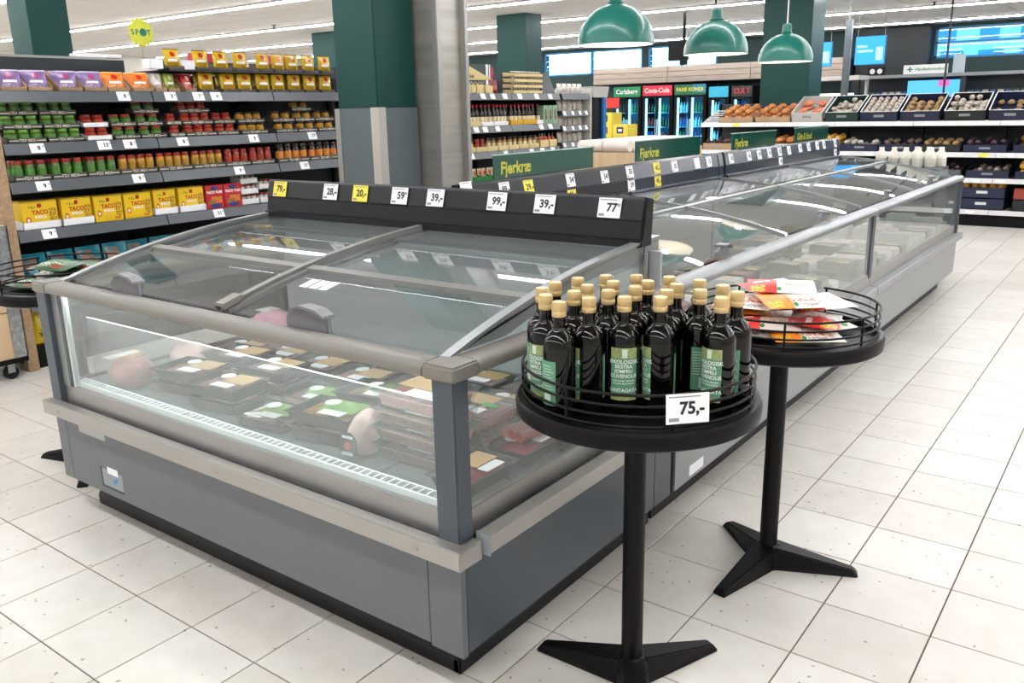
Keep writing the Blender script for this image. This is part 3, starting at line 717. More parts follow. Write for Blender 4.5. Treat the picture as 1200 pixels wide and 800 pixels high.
def bag(name, key, w, h, d, m, loc, rot, label, group, seed=1):
    o = bpy.data.objects.new(name, bag_mesh(key, w, h, d, m, seed)); o.location = loc; o.rotation_euler = rot; COL.objects.link(o)
    return tag(o, label, 'bag', group)
from mathutils.bvhtree import BVHTree
def tree(o, mw): return BVHTree.FromPolygons([mw @ v.co for v in o.data.vertices], [tuple(p.vertices) for p in o.data.polygons])
def settle(o, mw, below, floor_z):
    """lift the bag just until it clears the table top and the bags under it"""
    for step in range(160):
        pts3 = [mw @ v.co for v in o.data.vertices]; t = tree(o, mw)
        if min(p.z for p in pts3) > floor_z and not any(t.overlap(q) for q in below): break
        mw = Matrix.Translation((0, 0, .0012)) @ mw
    o.matrix_world = mw; below.append(tree(o, mw))
SN1 = pack_mat('snack_orange', '#ece7e0', [(.18,.5,.2,.6,'#ef8a2c','r'),(.62,.5,.30,.28,'#b23a22','n'),(.62,.55,.26,.2,'#d9a070','n'),(.14,.2,.10,.16,'#d8d43a','n'),(.42,.14,.035,.07,'#1f8a3c','e'),(.62,.12,.14,.05,'#8a8a86','n'),(.9,.5,.05,.35,'#f6f4f0','r')])
SN2 = pack_mat('snack_red', '#efeae4', [(.2,.5,.22,.6,'#dd2c2a','r'),(.64,.55,.28,.26,'#b0452c','n'),(.64,.55,.2,.2,'#e6b48c','n'),(.14,.2,.11,.16,'#d8d43a','n'),(.45,.14,.035,.07,'#1f8a3c','e'),(.2,.8,.12,.1,'#b01c1c','n'),(.2,.6,.12,.06,'#ffffff','r'),(.9,.5,.05,.35,'#f8f6f2','r')])
SN3 = pack_mat('snack_green', '#eceae2', [(.25,.5,.2,.6,'#9fd23a','r'),(.65,.5,.28,.3,'#c0522e','n'),(.2,.3,.12,.14,'#1f8a3c','e'),(.8,.2,.06,.08,'#1f8a3c','e')])
sl = {0: 'orange and white snack bag lying on the round table', 1: 'red and white snack bag lying on the round table', 2: 'white and green snack bag lying low in the wire basket'}
# (dx, dy, z, yaw degrees, tilt from flat, kind)
lay = [(-.085,-.095,.79,-20,2,0),(.10,-.085,.79,0,2,0),(.085,.095,.79,15,2,2),(-.10,.09,.79,-8,2,0),
       (-.02,-.09,.80,-12,4,1),(.105,.0,.80,70,4,1),(-.11,.0,.80,80,4,0),(.02,.11,.80,10,4,1),
       (-.09,-.05,.81,-24,6,0),(.09,.03,.81,22,6,1),(-.06,.10,.81,30,6,1),(.06,-.07,.81,6,5,0),(-.02,.03,.81,-10,5,1)]
settled = []
for k, (dx, dy, z, yw, ti, kd) in enumerate(lay):
    top = z > .805
    o = bag('snack_bag', 'snack%d' % kd, .20, .145, .030, (SN1, SN2, SN3)[kd], (.371+dx, -.769+dy, z+.019), (0,0,0), sl[kd]+(', on top of the heap' if top else ''), 'snack bags heaped on the round table', seed=kd+3)
    settle(o, Matrix.Translation((.371+dx, -.769+dy, z)) @ Matrix.Rotation(R(yw+33), 4, 'Z') @ Matrix.Rotation(R(-90+ti), 4, 'X') @ Matrix.Translation((0, 0, -.0675)), settled, .7955)
GB = pack_mat('green_vegetable_bag', '#23502c', [(.5,.6,.38,.3,'#3f7d3c','n'),(.5,.25,.3,.1,'#c8d6c0','n'),(.7,.2,.14,.1,'#b8402c','n')])
settled = []
for k, (dx, dy, z, yw, ti) in enumerate([(-.08,-.10,.79,5,2),(.085,-.08,.79,80,2),(.0,.115,.79,0,2),(-.04,-.03,.80,-20,5),(.07,.04,.80,30,6),(.05,-.05,.81,15,8)]):
    o = bag('green_bag', 'greenbag', .20, .14, .04, GB, (0,0,0), (0,0,0), 'dark green printed bag lying on the table behind the meat cabinet', 'green bags on the far round table', 5)
    settle(o, Matrix.Translation((-2.385+dx, -1.60+dy, z)) @ Matrix.Rotation(R(yw), 4, 'Z') @ Matrix.Rotation(R(-90+ti), 4, 'X') @ Matrix.Translation((0, 0, -.07)), settled, .7955)

# ============================================================ meat packs in the cabinet
TRAYB = mat('black_plastic_tray', '#1a1f20', .3); TRAYC = glass('clear_tray', '#f2f6f5', 1.35, .1, haze=.07)
MINCE = mat('minced_meat', '#e89a90', .5, noise=(120, .3), bump=(160, .8)); PINKM = mat('pink_meat', '#e8a8a6', .45, noise=(25, .25), bump=(40, .4)); REDM = mat('red_mince', '#cf5a62', .5, noise=(110, .35), bump=(150, .8))
TAN = mat('tan_sleeve', '#c9a878', .55); LEAF = mat('green_sleeve', '#7ea85a', .5, noise=(30, .2)); ORNG = mat('orange_vegetables', '#d89a3c', .5, noise=(50, .4))
ROUND = mat('white_sticker', '#eef0ee', .5)
def tray(label, x, y, z, rz, w=.235, d=.16, h=.045, kind='black', group=None):
    t = thing('meat_tray', label, 'meat tray', (x, y, z), rz, group); L = dict(parent=t, local=True)
    a, e, i = w/2, d/2, .018
    clear = kind in ('mince', 'salad')
    tm_ = TRAYC if clear else TRAYB
    b = B(); b.add([(-a+i,-e+i,0),(a-i,-e+i,0),(a-i,e-i,0),(-a+i,e-i,0),(-a,-e,h),(a,-e,h),(a,e,h),(-a,e,h)], [(0,3,2,1)]+[(k,(k+1)%4,4+(k+1)%4,4+k) for k in range(4)])
    ob('tray', b, tm_, **L)
    ob('tray_lip', B().box(-a-.006,a+.006,-e-.006,-e+.003,h-.003,h).box(-a-.006,a+.006,e-.003,e+.006,h-.003,h).box(-a-.006,-a+.003,-e,e,h-.003,h).box(a-.003,a+.006,-e,e,h-.003,h), tm_, **L)
    fm = {'black': PINKM, 'mince': MINCE, 'red': REDM, 'salad': PINKM, 'veg': ORNG}[kind]
    b2 = B(); n, m_ = 10, 7; rg = random.Random(int(x*1000)+int(y*777))
    for jj in range(m_+1):
        for ii in range(n+1):
            b2.v.append((-a+.016+(w-.032)*ii/n, -e+.016+(d-.032)*jj/m_, h-.012+(rg.uniform(-.004, .006) if 0 < ii < n and 0 < jj < m_ else -.006)))
    b2.f = [(jj*(n+1)+ii, jj*(n+1)+ii+1, (jj+1)*(n+1)+ii+1, (jj+1)*(n+1)+ii) for jj in range(m_) for ii in range(n)]
    if clear: b2.add([(-a+.022,-e+.022,.003),(a-.022,-e+.022,.003),(a-.022,e-.022,.003),(-a+.022,e-.022,.003),(-a+.016,-e+.016,h-.018),(a-.016,-e+.016,h-.018),(a-.016,e-.016,h-.018),(-a+.016,e-.016,h-.018)], [(0,3,2,1)]+[(k,(k+1)%4,4+(k+1)%4,4+k) for k in range(4)])
    ob('meat', b2, fm, smooth=True, **L)
    fl = ob('film', B().box(-a, a, -e, e, h, h+.0008), CLEARP, **L)
    if kind in ('black', 'red', 'mince'):
        ob('paper_sleeve', B().box(-a*.05 if kind != 'mince' else -a*.7, a*.85 if kind != 'mince' else a*.5, -e*.2, e*.85, h+.001, h+.0018), TAN, fl, local=True)
    if kind in ('salad', 'veg'):
        ob('paper_sleeve', B().box(-a*.3, a*.85, -e*.4, e*.8, h+.001, h+.0018), LEAF, fl, local=True)
    ob('price_label', B().box(-a*.1, a*.65, -e*.8, -e*.3, h+.0019, h+.0026), WHITE, fl, local=True)
    if kind != 'mince': ob('round_sticker', B().lathe([(.026, h+.0019), (.026, h+.0027)], 20, -a*.25, e*.45), ROUND, fl, local=True)
    else: ob('green_sticker', B().box(a*.3, a*.75, -e*.1, e*.2, h+.0019, h+.0026), mat('green_sticker', '#4fae62', .5), fl, local=True)
    return t
D0 = .5045
GM = 'packs laid out in the meat cabinet'
for (x, y, z, rz, kd) in [(-1.50,-1.62,D0,8,'black'),(-1.50,-1.62,D0+.048,8,'black'),(-1.24,-1.66,D0,6,'black'),(-1.24,-1.66,D0+.048,6,'black'),(-1.52,-1.40,D0,5,'black'),(-1.52,-1.40,D0+.048,5,'black'),(-1.27,-1.44,D0,4,'black'),(-1.27,-1.44,D0+.048,4,'black'),(-1.27,-1.22,D0,3,'black'),(-1.02,-1.24,D0,2,'black'),(-1.52,-1.18,D0,3,'black'),(-1.27,-1.01,D0,0,'black'),(-1.76,-1.24,D0,0,'black')]:
    tray('black meat tray with tan sleeve and round white sticker%s' % (', stacked on another' if z > .52 else ''), x, y, z, R(rz), .235, .165, .046, kd, GM)
for (x, y, z, rz, kd) in [(-.96,-1.69,D0,5,'salad'),(-.98,-1.49,D0,6,'salad'),(-.74,-1.26,D0,2,'salad')]:
    tray('clear tray of pale meat with green printed sleeve', x, y, z, R(rz), .22, .15, .05, kd, GM)
for (x, y, z) in [(-.705,-1.655,D0),(-.705,-1.655,D0+.05),(-.72,-1.45,D0),(-.72,-1.45,D0+.05)]:
    tray('black tray of meat and orange vegetables with green sleeve', x, y, z, R(8), .235, .16, .048, 'veg', GM)
for k in range(4):
    tray('clear tray of minced meat in the tall pile behind the front pane' + (', topmost' if k == 3 else ''), -.355, -1.612, D0+k*.054, R(0), .25, .19, .052, 'mince', 'tall pile of mince trays')
for k in range(2):
    tray('clear tray of minced meat in the short pile behind the tall pile', -.36, -1.398, D0+k*.054, R(0), .25, .19, .052, 'mince', 'short pile of mince trays')
for (x, y, rz) in [(-.135,-1.42,90),(-.135,-1.16,90)]:
    tray('black tray of red mince with round sticker beside the side pane', x, y, D0, R(rz), .225, .14, .046, 'red', GM)
tray('black tray of red mince at the cabinet corner, beside the corner post', -.135, -1.672, D0, R(90), .21, .14, .046, 'red', GM)
for k, (x, y) in enumerate([(-.64,-1.02),(-.37,-1.005),(-.40,-1.19),(-1.0,-1.02)]):
    tray('dark tray of sliced meat near the back of the cabinet', x, y, D0, 0, .23, .15, .046, 'red' if k % 2 else 'black', GM)
# sausages along the right of the cabinet
for k, (x, y) in enumerate([(-.24, -1.28), (-.22, -1.06)]):
    pass
SAUS = mat('sausage_skin', '#a64a3c', .35, noise=(20, .2))
for k in range(2):
    t = thing('sausage_pack', 'vacuum pack of reddish brown sausages lying on the mince trays', 'sausages', (-.20, -1.36+k*.27, D0+.049), R(78), 'sausage packs by the side pane')
    t.location.x = -.135
    for i in range(3):
        pth = [(-.11+.22*j/8, (i-1)*.032, .017+.0*j) for j in range(9)]
        b = B().tube(pth, .0155, 10)
        ob('sausage', b, SAUS, t, local=True, smooth=True)
    ob('film', B().box(-.125, .125, -.055, .055, .0335, .0342), CLEARP, t, local=True)
# wrapped hams and a rolled roast
HAM = mat('wrapped_pink_ham', '#c99093', .3, noise=(16, .3), bump=(20, .6)); HAM2 = mat('pale_wrapped_roast', '#d9b8b4', .25, noise=(14, .25), bump=(16, .7))
def lump(name, label, x, y, z, sx, sy, sz, m, seed, rz=0):
    rg = random.Random(seed); b = B(); n, k = 18, 9
    prf = [(math.sin(PI*i/k), -math.cos(PI*i/k)) for i in range(k+1)]
    b.lathe([(max(0, r), zz) for r, zz in prf], n)
    b.v = [(px*sx*(1+.035*rg.uniform(-1,1)), py*sy*(1+.035*rg.uniform(-1,1)), max(-.82, pz)*sz+sz*.82) for px, py, pz in b.v]
    t = thing(name, label, 'meat', (x, y, z), rz, GM)
    ob('wrapped_meat', b, m, t, local=True, smooth=True)
    return t
h1 = lump('wrapped_ham', 'round netted ham in clear film at the left of the cabinet', -1.765, -1.71, D0, .088, .08, .062, HAM, 3)
ob('label_strip', B().box(-.06, .03, -.03, .05, .108, .111), TAN, h1, local=True); ob('price_label', B().box(-.07, -.02, -.07, .06, .1085, .112), WHITE, h1, local=True)
h2 = lump('wrapped_ham', 'large pink wrapped ham behind the black trays', -1.78, -1.03, D0, .12, .10, .085, mat('bright_pink_ham', '#dba0b0', .3, noise=(14, .25)), 5)
ob('price_label', B().box(-.07, .0, -.04, .04, .15, .153), WHITE, h2, local=True)
h4 = lump('wrapped_ham', 'pale pink wrapped ham lying between the ham and the trays', -1.80, -1.43, D0, .10, .08, .055, HAM2, 9)
h3 = lump('rolled_roast', 'pale rolled roast with a black oval label beside the mince pile', -.531, -1.665, D0, .045, .10, .074, HAM2, 7, R(6))
lb = ob('oval_label', B().lathe([(.036, 0), (.036, .002)], 24), mat('black_label', '#14181a', .4), h3, local=True); lb.matrix_local = Matrix.Translation((0, -.106, .056)) @ Matrix.Rotation(R(84), 4, 'X')
ob('label_emblem', B().lathe([(.012, .002), (.012, .0028)], 16, 0, -.004), mat('red_emblem', '#cc5a58', .4), lb, local=True)
ob('label_text', B().box(-.02, .02, -.032, -.022, .002, .0028).box(-.02, .02, .018, .026, .002, .0028), WHITE, lb, local=True)
# packs inside the freezer island
FP = [pack_mat('frozen_red', '#6e2a2c', [(.5,.5,.3,.25,'#b08a70','n'),(.2,.8,.15,.1,'#e8e4da','r')], axes='XY'), pack_mat('frozen_green', '#4d5d44', [(.5,.5,.32,.28,'#c8b08a','n'),(.7,.2,.15,.1,'#e2d84a','r')], axes='XY'), pack_mat('frozen_white', '#d8d8d4', [(.5,.5,.3,.25,'#d8a050','n'),(.3,.8,.2,.08,'#b03030','r')], axes='XY')]
FL = ['dark red frozen meat pack lying in the freezer island', 'green frozen poultry pack lying in the freezer island', 'white frozen pack with orange print lying in the freezer island']
pm = [mesh('pack', B().cbox(.20, .15, .05), .006) for _ in range(3)]
for k in range(3): pm[k].materials.append(FP[k])
y = -.58
k = 0
while y < 4.2:
    for c, x in enumerate((-.17, -.40, -.63, -.86)):
        if random.random() < .82:
            kd = 0 if y < .35 else random.choice([1, 1, 2, 0]) if y < 1.8 else random.choice([2, 2, 1])
            for lev in range(random.choice([1, 1, 2, 3]) if kd == 0 else random.choice([1, 2])):
                o = inst('frozen_pack', pm[kd], None, (x, y, D0+lev*.0505), (0, 0, random.uniform(-.06, .06)))
                tag(o, FL[kd], 'frozen pack', 'packs in the freezer island')
    y += .19

# ============================================================ shelving run on the left (faces +x)
GX = -4.1
STRIPM = mat('price_strip_grey', '#54595d', .32)
def shelf_run(label, ya, yb, mods, levels, top, cat='shelf', depth=.5, end_wood=False, zt=None):
    t = thing('shelving_unit', label, cat, (GX-depth/2, (ya+yb)/2, 0))
    ob('base_plinth', B().box(GX-depth, GX-.03, ya, yb, 0, .14), BLACKM, t)
    for a, b_ in zip(mods, mods[1:]):
        ob('back_panel', B().box(GX-depth-.03, GX-depth, a+.002, b_-.002, .1, top if a < -.5 or a > 1.9 else 1.77), DARK, t)
    for a in mods: ob('upright', B().box(GX-depth-.02, GX-depth+.03, a-.015, a+.015, 0, min(top-.02, 1.77)), BLACKM, t)
    for z in levels:
        for a, b_ in zip(mods, mods[1:]):
            s = ob('shelf', B().box(GX-depth, GX-.012, a+.003, b_-.003, z-.03, z), mat('shelf_dark', '#2f3437', .5), t)
            ob('price_strip', B().prism([(GX-.008, z+.001), (GX+.012, z-.062), (GX+.006, z-.066), (GX-.02, z-.004)], 'y', a+.004, b_-.004), STRIPM, s)
            ob('shelf_bracket', B().prism([(GX-depth+.01, z-.03), (GX-.06, z-.03), (GX-depth+.01, z-.10)], 'y', a+.012, a+.02), BLACKM, s)
    return t
m1 = [-1.03, -.06, .91, 1.88]
G1 = shelf_run('dark grey shelving of sauces and taco goods along the aisle', -1.03, 1.88, m1, [1.64, 1.345, 1.125, .84, .42], 1.86)
ob('wood_post', B().box(GX-.05, GX+.01, -1.10, -1.035, 0, 1.5), WOOD, G1, bevel=.003)
ob('top_trim', B().box(GX-.55, GX-.50, -1.03, -.06, 1.86, 1.875), STEEL, G1)
def tagcard(y, z, num, lb, f='x', x=GX+.003, w=.085, h=.058, grp='price cards on the sauce shelving', sup='95'):
    price_card((x, y, z), f, num, .35, w, h, False, lb, grp, sup, fine=False)
for z, L in ((1.611, [(-.26,'8'),(.07,'3'),(.28,'7'),(.42,'4')]), (1.316, [(-.84,'8'),(-.43,'13'),(-.26,'8'),(.12,'8'),(.70,'8'),(1.25,'17')]), (1.096, [(-.84,'9'),(-.23,'9'),(.55,'9'),(1.15,'15')]), (.811, [(-.85,'9'),(.34,'21')])):
    nm = {1.611: 'bag shelf', 1.316: 'tub shelf', 1.096: 'salsa jar shelf', .811: 'taco box shelf'}[z]
    for y, n in L: tagcard(y, z, n, 'white price card reading %s on the %s edge' % (n, nm))
# --- top shelf: bags in display cartons
def bag_art(nm, base, dot, band): return pack_mat(nm, base, [(.5,.72,.16,.14,dot,'e'),(.5,.42,.3,.06,'#f3efe8','r'),(.5,.2,.36,.12,band,'n'),(.5,.97,.5,.03,band,'r')], .25)
PUR = bag_art('purple_bag', '#7d6596', '#a0366a', '#cfc0dc'); ORA = bag_art('orange_bag', '#e07a1c', '#c0281c', '#f2c08a'); YEL = bag_art('yellow_bag', '#c9a31c', '#b03020', '#7a5a12'); REDB = bag_art('red_bag', '#d6302a', '#f0e8e0', '#f2b0a0'); LIM = bag_art('lime_bag', '#a8b84a', '#e8e4d0', '#5d7a28'); WHB = bag_art('white_bag', '#dcd8d2', '#b0a89c', '#a09a90')
def carton(w, d, h, back, name, loc, rot, m, label, group, txt=None):
    """open display carton: low front, high back, slanting sides; front faces local -y"""
    t = thing(name, label, 'carton', loc, rot, group); L = dict(parent=t, local=True); th = .004
    ob('carton_base', B().box(-w/2, w/2, -d/2, d/2, 0, th), m, **L)
    ob('front_flap', B().box(-w/2, w/2, -d/2, -d/2+th, 0, h), m, **L)
    ob('back_flap', B().box(-w/2, w/2, d/2-th, d/2, 0, back), m, **L)
    for s in (-1, 1): ob('side_flap', B().prism([(-d/2, 0), (d/2, 0), (d/2, back), (-d/2, h)], 'x', s*w/2-(th if s > 0 else 0), s*w/2+(0 if s > 0 else th)), m, **L)
    if txt:
        o = bpy.data.objects.new('lettering', text_mesh(txt, h*.75, mat('pale_print', '#cfcabc', .6), .02)); link(o, t); o.matrix_local = facing('-y', (0, -d/2-.0008, h/2))
        for s_ in (-1, 1): ob('print_line', B().box(*sorted((s_*w*.46, s_*w*.22)), -d/2-.001, -d/2, h*.42, h*.58), mat('pale_print', '#cfcabc', .6), **L)
    return t
DCART = mat('dark_carton', '#5a5348', .7)
row = [(-.89,PUR,'purple'),(-.74,PUR,'purple'),(-.56,PUR,'purple'),(-.40,PUR,'purple'),(-.25,ORA,'orange'),(-.08,ORA,'orange'),(.045,WHB,'white'),(.14,LIM,'lime'),(.27,REDB,'red')]
RZX = R(90)
for y, m, c in row:
    w_ = .135 if c in ('purple', 'orange') else .076
    carton(w_+.012, .16, .024, .125, 'display_carton', (GX-.135, y, 1.641), (0, 0, RZX), KRAFT if m is not REDB else KRAFT, 'brown cardboard display carton holding a %s bag on the top shelf' % c, 'cartons on the top shelf', None)
    for q in range(2):
        bag('%s_bag' % c, 'bag_%s_%s' % (c, w_), w_-.004, .118, .036, m, (GX-.150+q*.055, y, 1.6465), (R(-10), 0, RZX), '%s spice bag %s a carton on the top shelf' % (c, 'at the front of' if q else 'behind another in'), '%s bags on the top shelf' % c, 2)
for y in (.40, .575, .72, .88, 1.02, 1.17, 1.32, 1.48):
    carton(.136, .15, .018, .06, 'display_carton', (GX-.105, y, 1.641), (0, 0, RZX), DCART, 'dark carton holding yellow spice bags on the lower top row', 'cartons on the top shelf')
    for q in range(2): bag('yellow_bag', 'bag_yellow', .116, .128, .04, YEL, (GX-.125+q*.06, y, 1.6465), (R(-4+random.uniform(-3, 3)), 0, RZX), 'yellow spice bag in the lower row of the top shelf', 'yellow bags in the lower row', 3)
ob('riser', B().box(GX-.3, GX-.02, .1, 1.60, 1.775, 1.785), mat('shelf_dark', '#2f3437', .5), G1)
for yy in (.1, .86, 1.56): ob('riser_leg', B().box(GX-.29, GX-.25, yy, yy+.012, 1.64, 1.775), BLACKM, G1)
for y in (.16, .38, .54, .70, .90, 1.04, 1.17, 1.33, 1.49):
    carton(.128, .12, .018, .06, 'display_carton', (GX-.095, y, 1.7855), (0, 0, RZX), DCART, 'dark carton holding yellow spice bags on the raised row', 'cartons on the top shelf')
    bag('yellow_bag', 'bag_yellow', .116, .128, .04, YEL, (GX-.075, y, 1.79), (R(-4+random.uniform(-3, 3)), 0, RZX), 'yellow spice bag on the raised row above the sauce shelving', 'yellow bags on the raised row', 3)
for y, z, m in ((.03, 1.787, WHITE), (.27, 1.787, WHITE)):
    c_ = ob('carton_flap', B().box(-.045, .045, -.05, .05, 0, .06), m, None, bevel=.002); c_.location = (GX-.10, y, 1.787-(.0 if y > .1 else .0)); tag(c_, 'small white blank carton at the end of the raised yellow bags' if y < .1 else 'small white blank carton between raised yellow bags', 'box')
for y, c in ((.6, '#c03038'), (1.25, '#b02c34')):
    o = ob('red_carton', B().box(-.06, .06, -.12, .12, 0, .13), mat('red_carton', '#b83038', .5), None, bevel=.002); o.location = (GX-.32, y, 1.787); tag(o, 'red carton stored behind the raised yellow bags', 'box', 'red cartons behind the bags')
ob('riser', B().box(GX-.46, GX-.3, .1, 1.60, 1.775, 1.785), mat('shelf_dark', '#2f3437', .5), G1)
# --- tubs in tiers
TUBB = lambda k: [mat('dip_green', '#6f9a3c', .35), mat('dip_red', '#a8281e', .35), mat('dip_orange', '#c04a1e', .35), mat('dip_yellow', '#b88a2c', .35)][k]
def jar_proto(name, r, h, body, lid, band, n=14):
    t = thing(name, name, 'jar'); L = dict(parent=t, local=True)
    ob('jar_glass', B().lathe([(r*.9, 0), (r, .004), (r, h*.74), (r*.82, h*.82)], n), body, smooth=True, **L)
    ob('jar_label', B().lathe([(r*1.02, h*.16), (r*1.02, h*.60)], n), band, smooth=True, **L)
    ob('jar_lid', B().lathe([(r*.88, h*.80), (r*.9, h*.81), (r*.9, h*.98), (r*.84, h), (0, h)], n), lid, smooth=True, **L)
    return t
LIDR = mat('lid_red', '#9c2e1e', .3); LIDG_ = mat('lid_green', '#6fa040', .3); LIDK = mat('lid_dark', '#3a2c22', .3); LIDW = mat('lid_white', '#e2e0da', .3)
def bandm(nm, base, sp): return pack_mat(nm, base, [(.5,.5,.5,.5,sp,'n')], .4)
BG = bandm('band_green', '#5fa03c', '#2f5a20'); BY = bandm('band_yellow', '#c8a02c', '#7a4a14'); BRD = bandm('band_red', '#c8451e', '#7a1e12'); BO = bandm('band_orange', '#c85a20', '#e0a040')
SALG = mat('salsa_green', '#4d6a24', .2); SALR = mat('salsa_red', '#8e2414', .2); SALY = mat('cheese_dip', '#c08a24', .2); SALD = mat('dark_sauce', '#241510', .15)
def fill(pr, spots, label, group):
    for i, p in enumerate(spots):
        o = pr if i == 0 else dup(pr, p)
        o.location = p; o.rotation_euler = (0, 0, random.uniform(0, 6)); o['label'] = label; o['group'] = group
def frange(a, b_, s):
    out = []; n = max(1, round((b_-a)/s))
    return [a+(b_-a)*(i+.5)/n for i in range(n)]
def cells(trays, r):
    """centres of round things of radius r standing inside each tray (a, b), clear of its side flaps"""
    out = []
    for a, b_ in trays:
        d = 2*r*1.03+.0012; lo, hi = a+.0072, b_-.0072; n = max(1, int((hi-lo)/d)); out += [lo+(hi-lo)*(i+.5)/n for i in range(n)]
    return out
def cart_tray(ya, yb, z, m, label, group, txt=None, x=GX-.07, d=.1, h=.022):
    t = carton(yb-ya-.004, d, h, h*1.4, 'shelf_tray', (x, (ya+yb)/2, z), (0, 0, RZX), m, label, group, txt); return t
TRG = mat('tray_grey_brown', '#4e4b45', .7)
TIER = .078
SH2 = 1.3455
segs = [(-.99,-.76,0),(-.76,-.53,0),(-.52,-.35,1),(-.34,-.16,4),(-.16,.03,4),(.05,.17,2),(.17,.42,2),(.42,.60,2),(.62,.86,3),(.93,1.14,3),(1.14,1.34,3),(1.34,1.54,3)]
kinds = {0: ('low green guacamole tub', LIDG_, BG, SALG), 1: ('low red salsa tub', LIDR, BRD, SALR), 2: ('orange red salsa jar', LIDR, BRD, SALR), 3: ('yellow cheese dip jar', LIDK, BY, SALY), 4: ('green tub with red lid', LIDR, BG, SALG)}
spots = {k: [] for k in kinds}
for a, b_, k in segs:
    for tier in range(3):
        if tier == 2 and k in (1, 2, 3, 4) and not (a in (.17, 1.14, -.16)): continue
        z = SH2+tier*TIER; x = GX-.075-tier*.03
        if k == 1 and tier == 2: continue
        cart_tray(a, b_, z, WHITE if k == 1 else TRG, 'tier of printed carton tray under the %ss' % kinds[k][0], 'carton trays on the tub shelf', None if k == 1 else 'TEX MEX', x, .1, .03)
        for yy in cells([(a, b_)], .033): spots[k].append((x, yy, z+.0045))
    # boxes that carry the next tier
for k, (nm, lid, bd, body) in kinds.items():
    fill(jar_proto(nm.replace('low ', '', 1).replace(' ', '_') if nm.startswith('low') else nm.replace(' ', '_'), .033, .0735, body, lid, bd, 16), spots[k], '%s in a carton tray on the second shelf' % nm, '%ss on the second shelf' % nm)
# --- salsa jars on the third shelf
SH3 = 1.1255
JX = GX-.05
ST = [(-.99,-.77),(-.77,-.55),(-.55,-.335),(-.335,-.07),(-.07,.195),(.195,.46),(.46,.675),(.675,.89),(.92,1.23),(1.23,1.54)]
for a, b_ in ST:
    cart_tray(a, b_, SH3, TRG, 'printed carton tray under the salsa jars on the third shelf', 'carton trays on the salsa shelf', 'TEX MEX', GX-.09, .145, .034)
jh = .118
fill(jar_proto('salsa_jar', .0275, jh, SALG, LIDR, BG), [(JX-.04*q-.005, y, SH3+.0045) for q in (0, 1.5) for y in cells(ST[:3], .0275)], 'green labelled salsa jar with red lid on the third shelf', 'green salsa jars')
fill(jar_proto('cheese_dip_jar', .0275, jh, SALY, LIDR, BY), [(JX-.005, y, SH3+.0045) for y in cells(ST[3:6], .0275)], 'yellow labelled dip jar with red lid on the third shelf', 'yellow dip jars')
fill(jar_proto('red_salsa_jar', .0275, jh, SALR, LIDR, BRD), [(JX-.005, y, SH3+.0045) for y in cells(ST[6:8], .0275)], 'orange red salsa jar on the third shelf', 'orange red salsa jars')
fill(jar_proto('tall_sauce_jar', .031, .135, SALD, LIDK, BO), [(JX-.005, y, SH3+.0045) for y in cells(ST[8:], .031)], 'tall dark sauce jar with orange label on the third shelf', 'tall orange labelled jars')
# --- taco boxes
SH4 = .8405
TACO = pack_mat('taco_box_print', '#e8c01c', [(.16,.32,.07,.12,'#c8301e','e'),(.16,.32,.04,.07,'#f2e8d8','e'),(.86,.45,.11,.26,'#8a5a2c','n'),(.3,.78,.10,.05,'#5a8a2c','n'),(.5,.82,.06,.07,'#b02418','r'),(.5,.97,.5,.03,'#b8941a','r'),(.8,.12,.1,.06,'#c8301e','n')], .4, 'YZ')
TACR = pack_mat('taco_kit_print', '#b8242c', [(.5,.86,.2,.09,'#1e3a7a','e'),(.6,.38,.28,.14,'#d8a030','n'),(.35,.28,.2,.1,'#6a8a3a','n')], .4, 'YZ')
RED_I = mat('red_ink', '#b83a14', .5); WINK = mat('white_ink', '#f4f2ec', .5)
def boxed(ya, yb, z, h, m, label, txts, name='taco_box', d=.14, x=GX-.03, group='taco boxes on the fourth shelf'):
    t = thing(name, label, 'box', (x-d/2, (ya+yb)/2, z), 0, group)
    ob('carton', B().box(-d/2, d/2, -(yb-ya)/2+.002, (yb-ya)/2-.002, 0, h), m, t, bevel=.002, local=True)
    for s, sz, zz, mm in txts:
        o = bpy.data.objects.new('lettering', text_mesh(s, sz, mm, .04)); link(o, t); o.matrix_local = facing('x', (d/2+.0008, 0, zz))
    return t
TT = [('TACO', .034, .095, RED_I), ('SHELLS', .022, .068, WINK)]
for a, b_, raised in ((-.985,-.755,1),(-.75,-.545,1),(-.54,-.345,0),(-.34,-.14,0),(-.135,.045,1),(.05,.265,1)):
    if raised: cart_tray(a, b_, SH4, WHITE, 'white carton tray under a yellow taco shell box', 'white trays on the fourth shelf', None, GX-.10, .16, .045)
    boxed(a+(.008 if raised else .002), b_-(.008 if raised else .002), SH4+(.0045 if raised else 0), .165, TACO, 'yellow taco shell box with red lettering %s' % ('standing in a white carton tray' if raised else 'standing directly on the shelf'), TT)
for a, b_ in ((.27,.42), (.422,.575)):
    t = boxed(a, b_, SH4, .165, TACR, 'red taco dinner kit box on the fourth shelf', [('TACO TUBS', .024, .115, WINK)], 'taco_kit')
    ob('blue_badge', B().prism([(.045*math.cos(i*PI/6), .082+0*i+.0*1+.014*math.sin(i*PI/6)-.06) for i in range(12)], 'x', .0705, .0712), mat('blue_badge', '#223f86', .4), t, local=True)
for zt, a, b_ in ((0, .58, .74), (.075, .58, .74), (.15, .58, .74), (0, .745, .90), (.10, .745, .90)):
    cart_tray(a, b_, SH4+zt, WHITE, 'white carton tray of small spice jars beside the red kits', 'white jar trays', None, GX-.11, .12, .04)
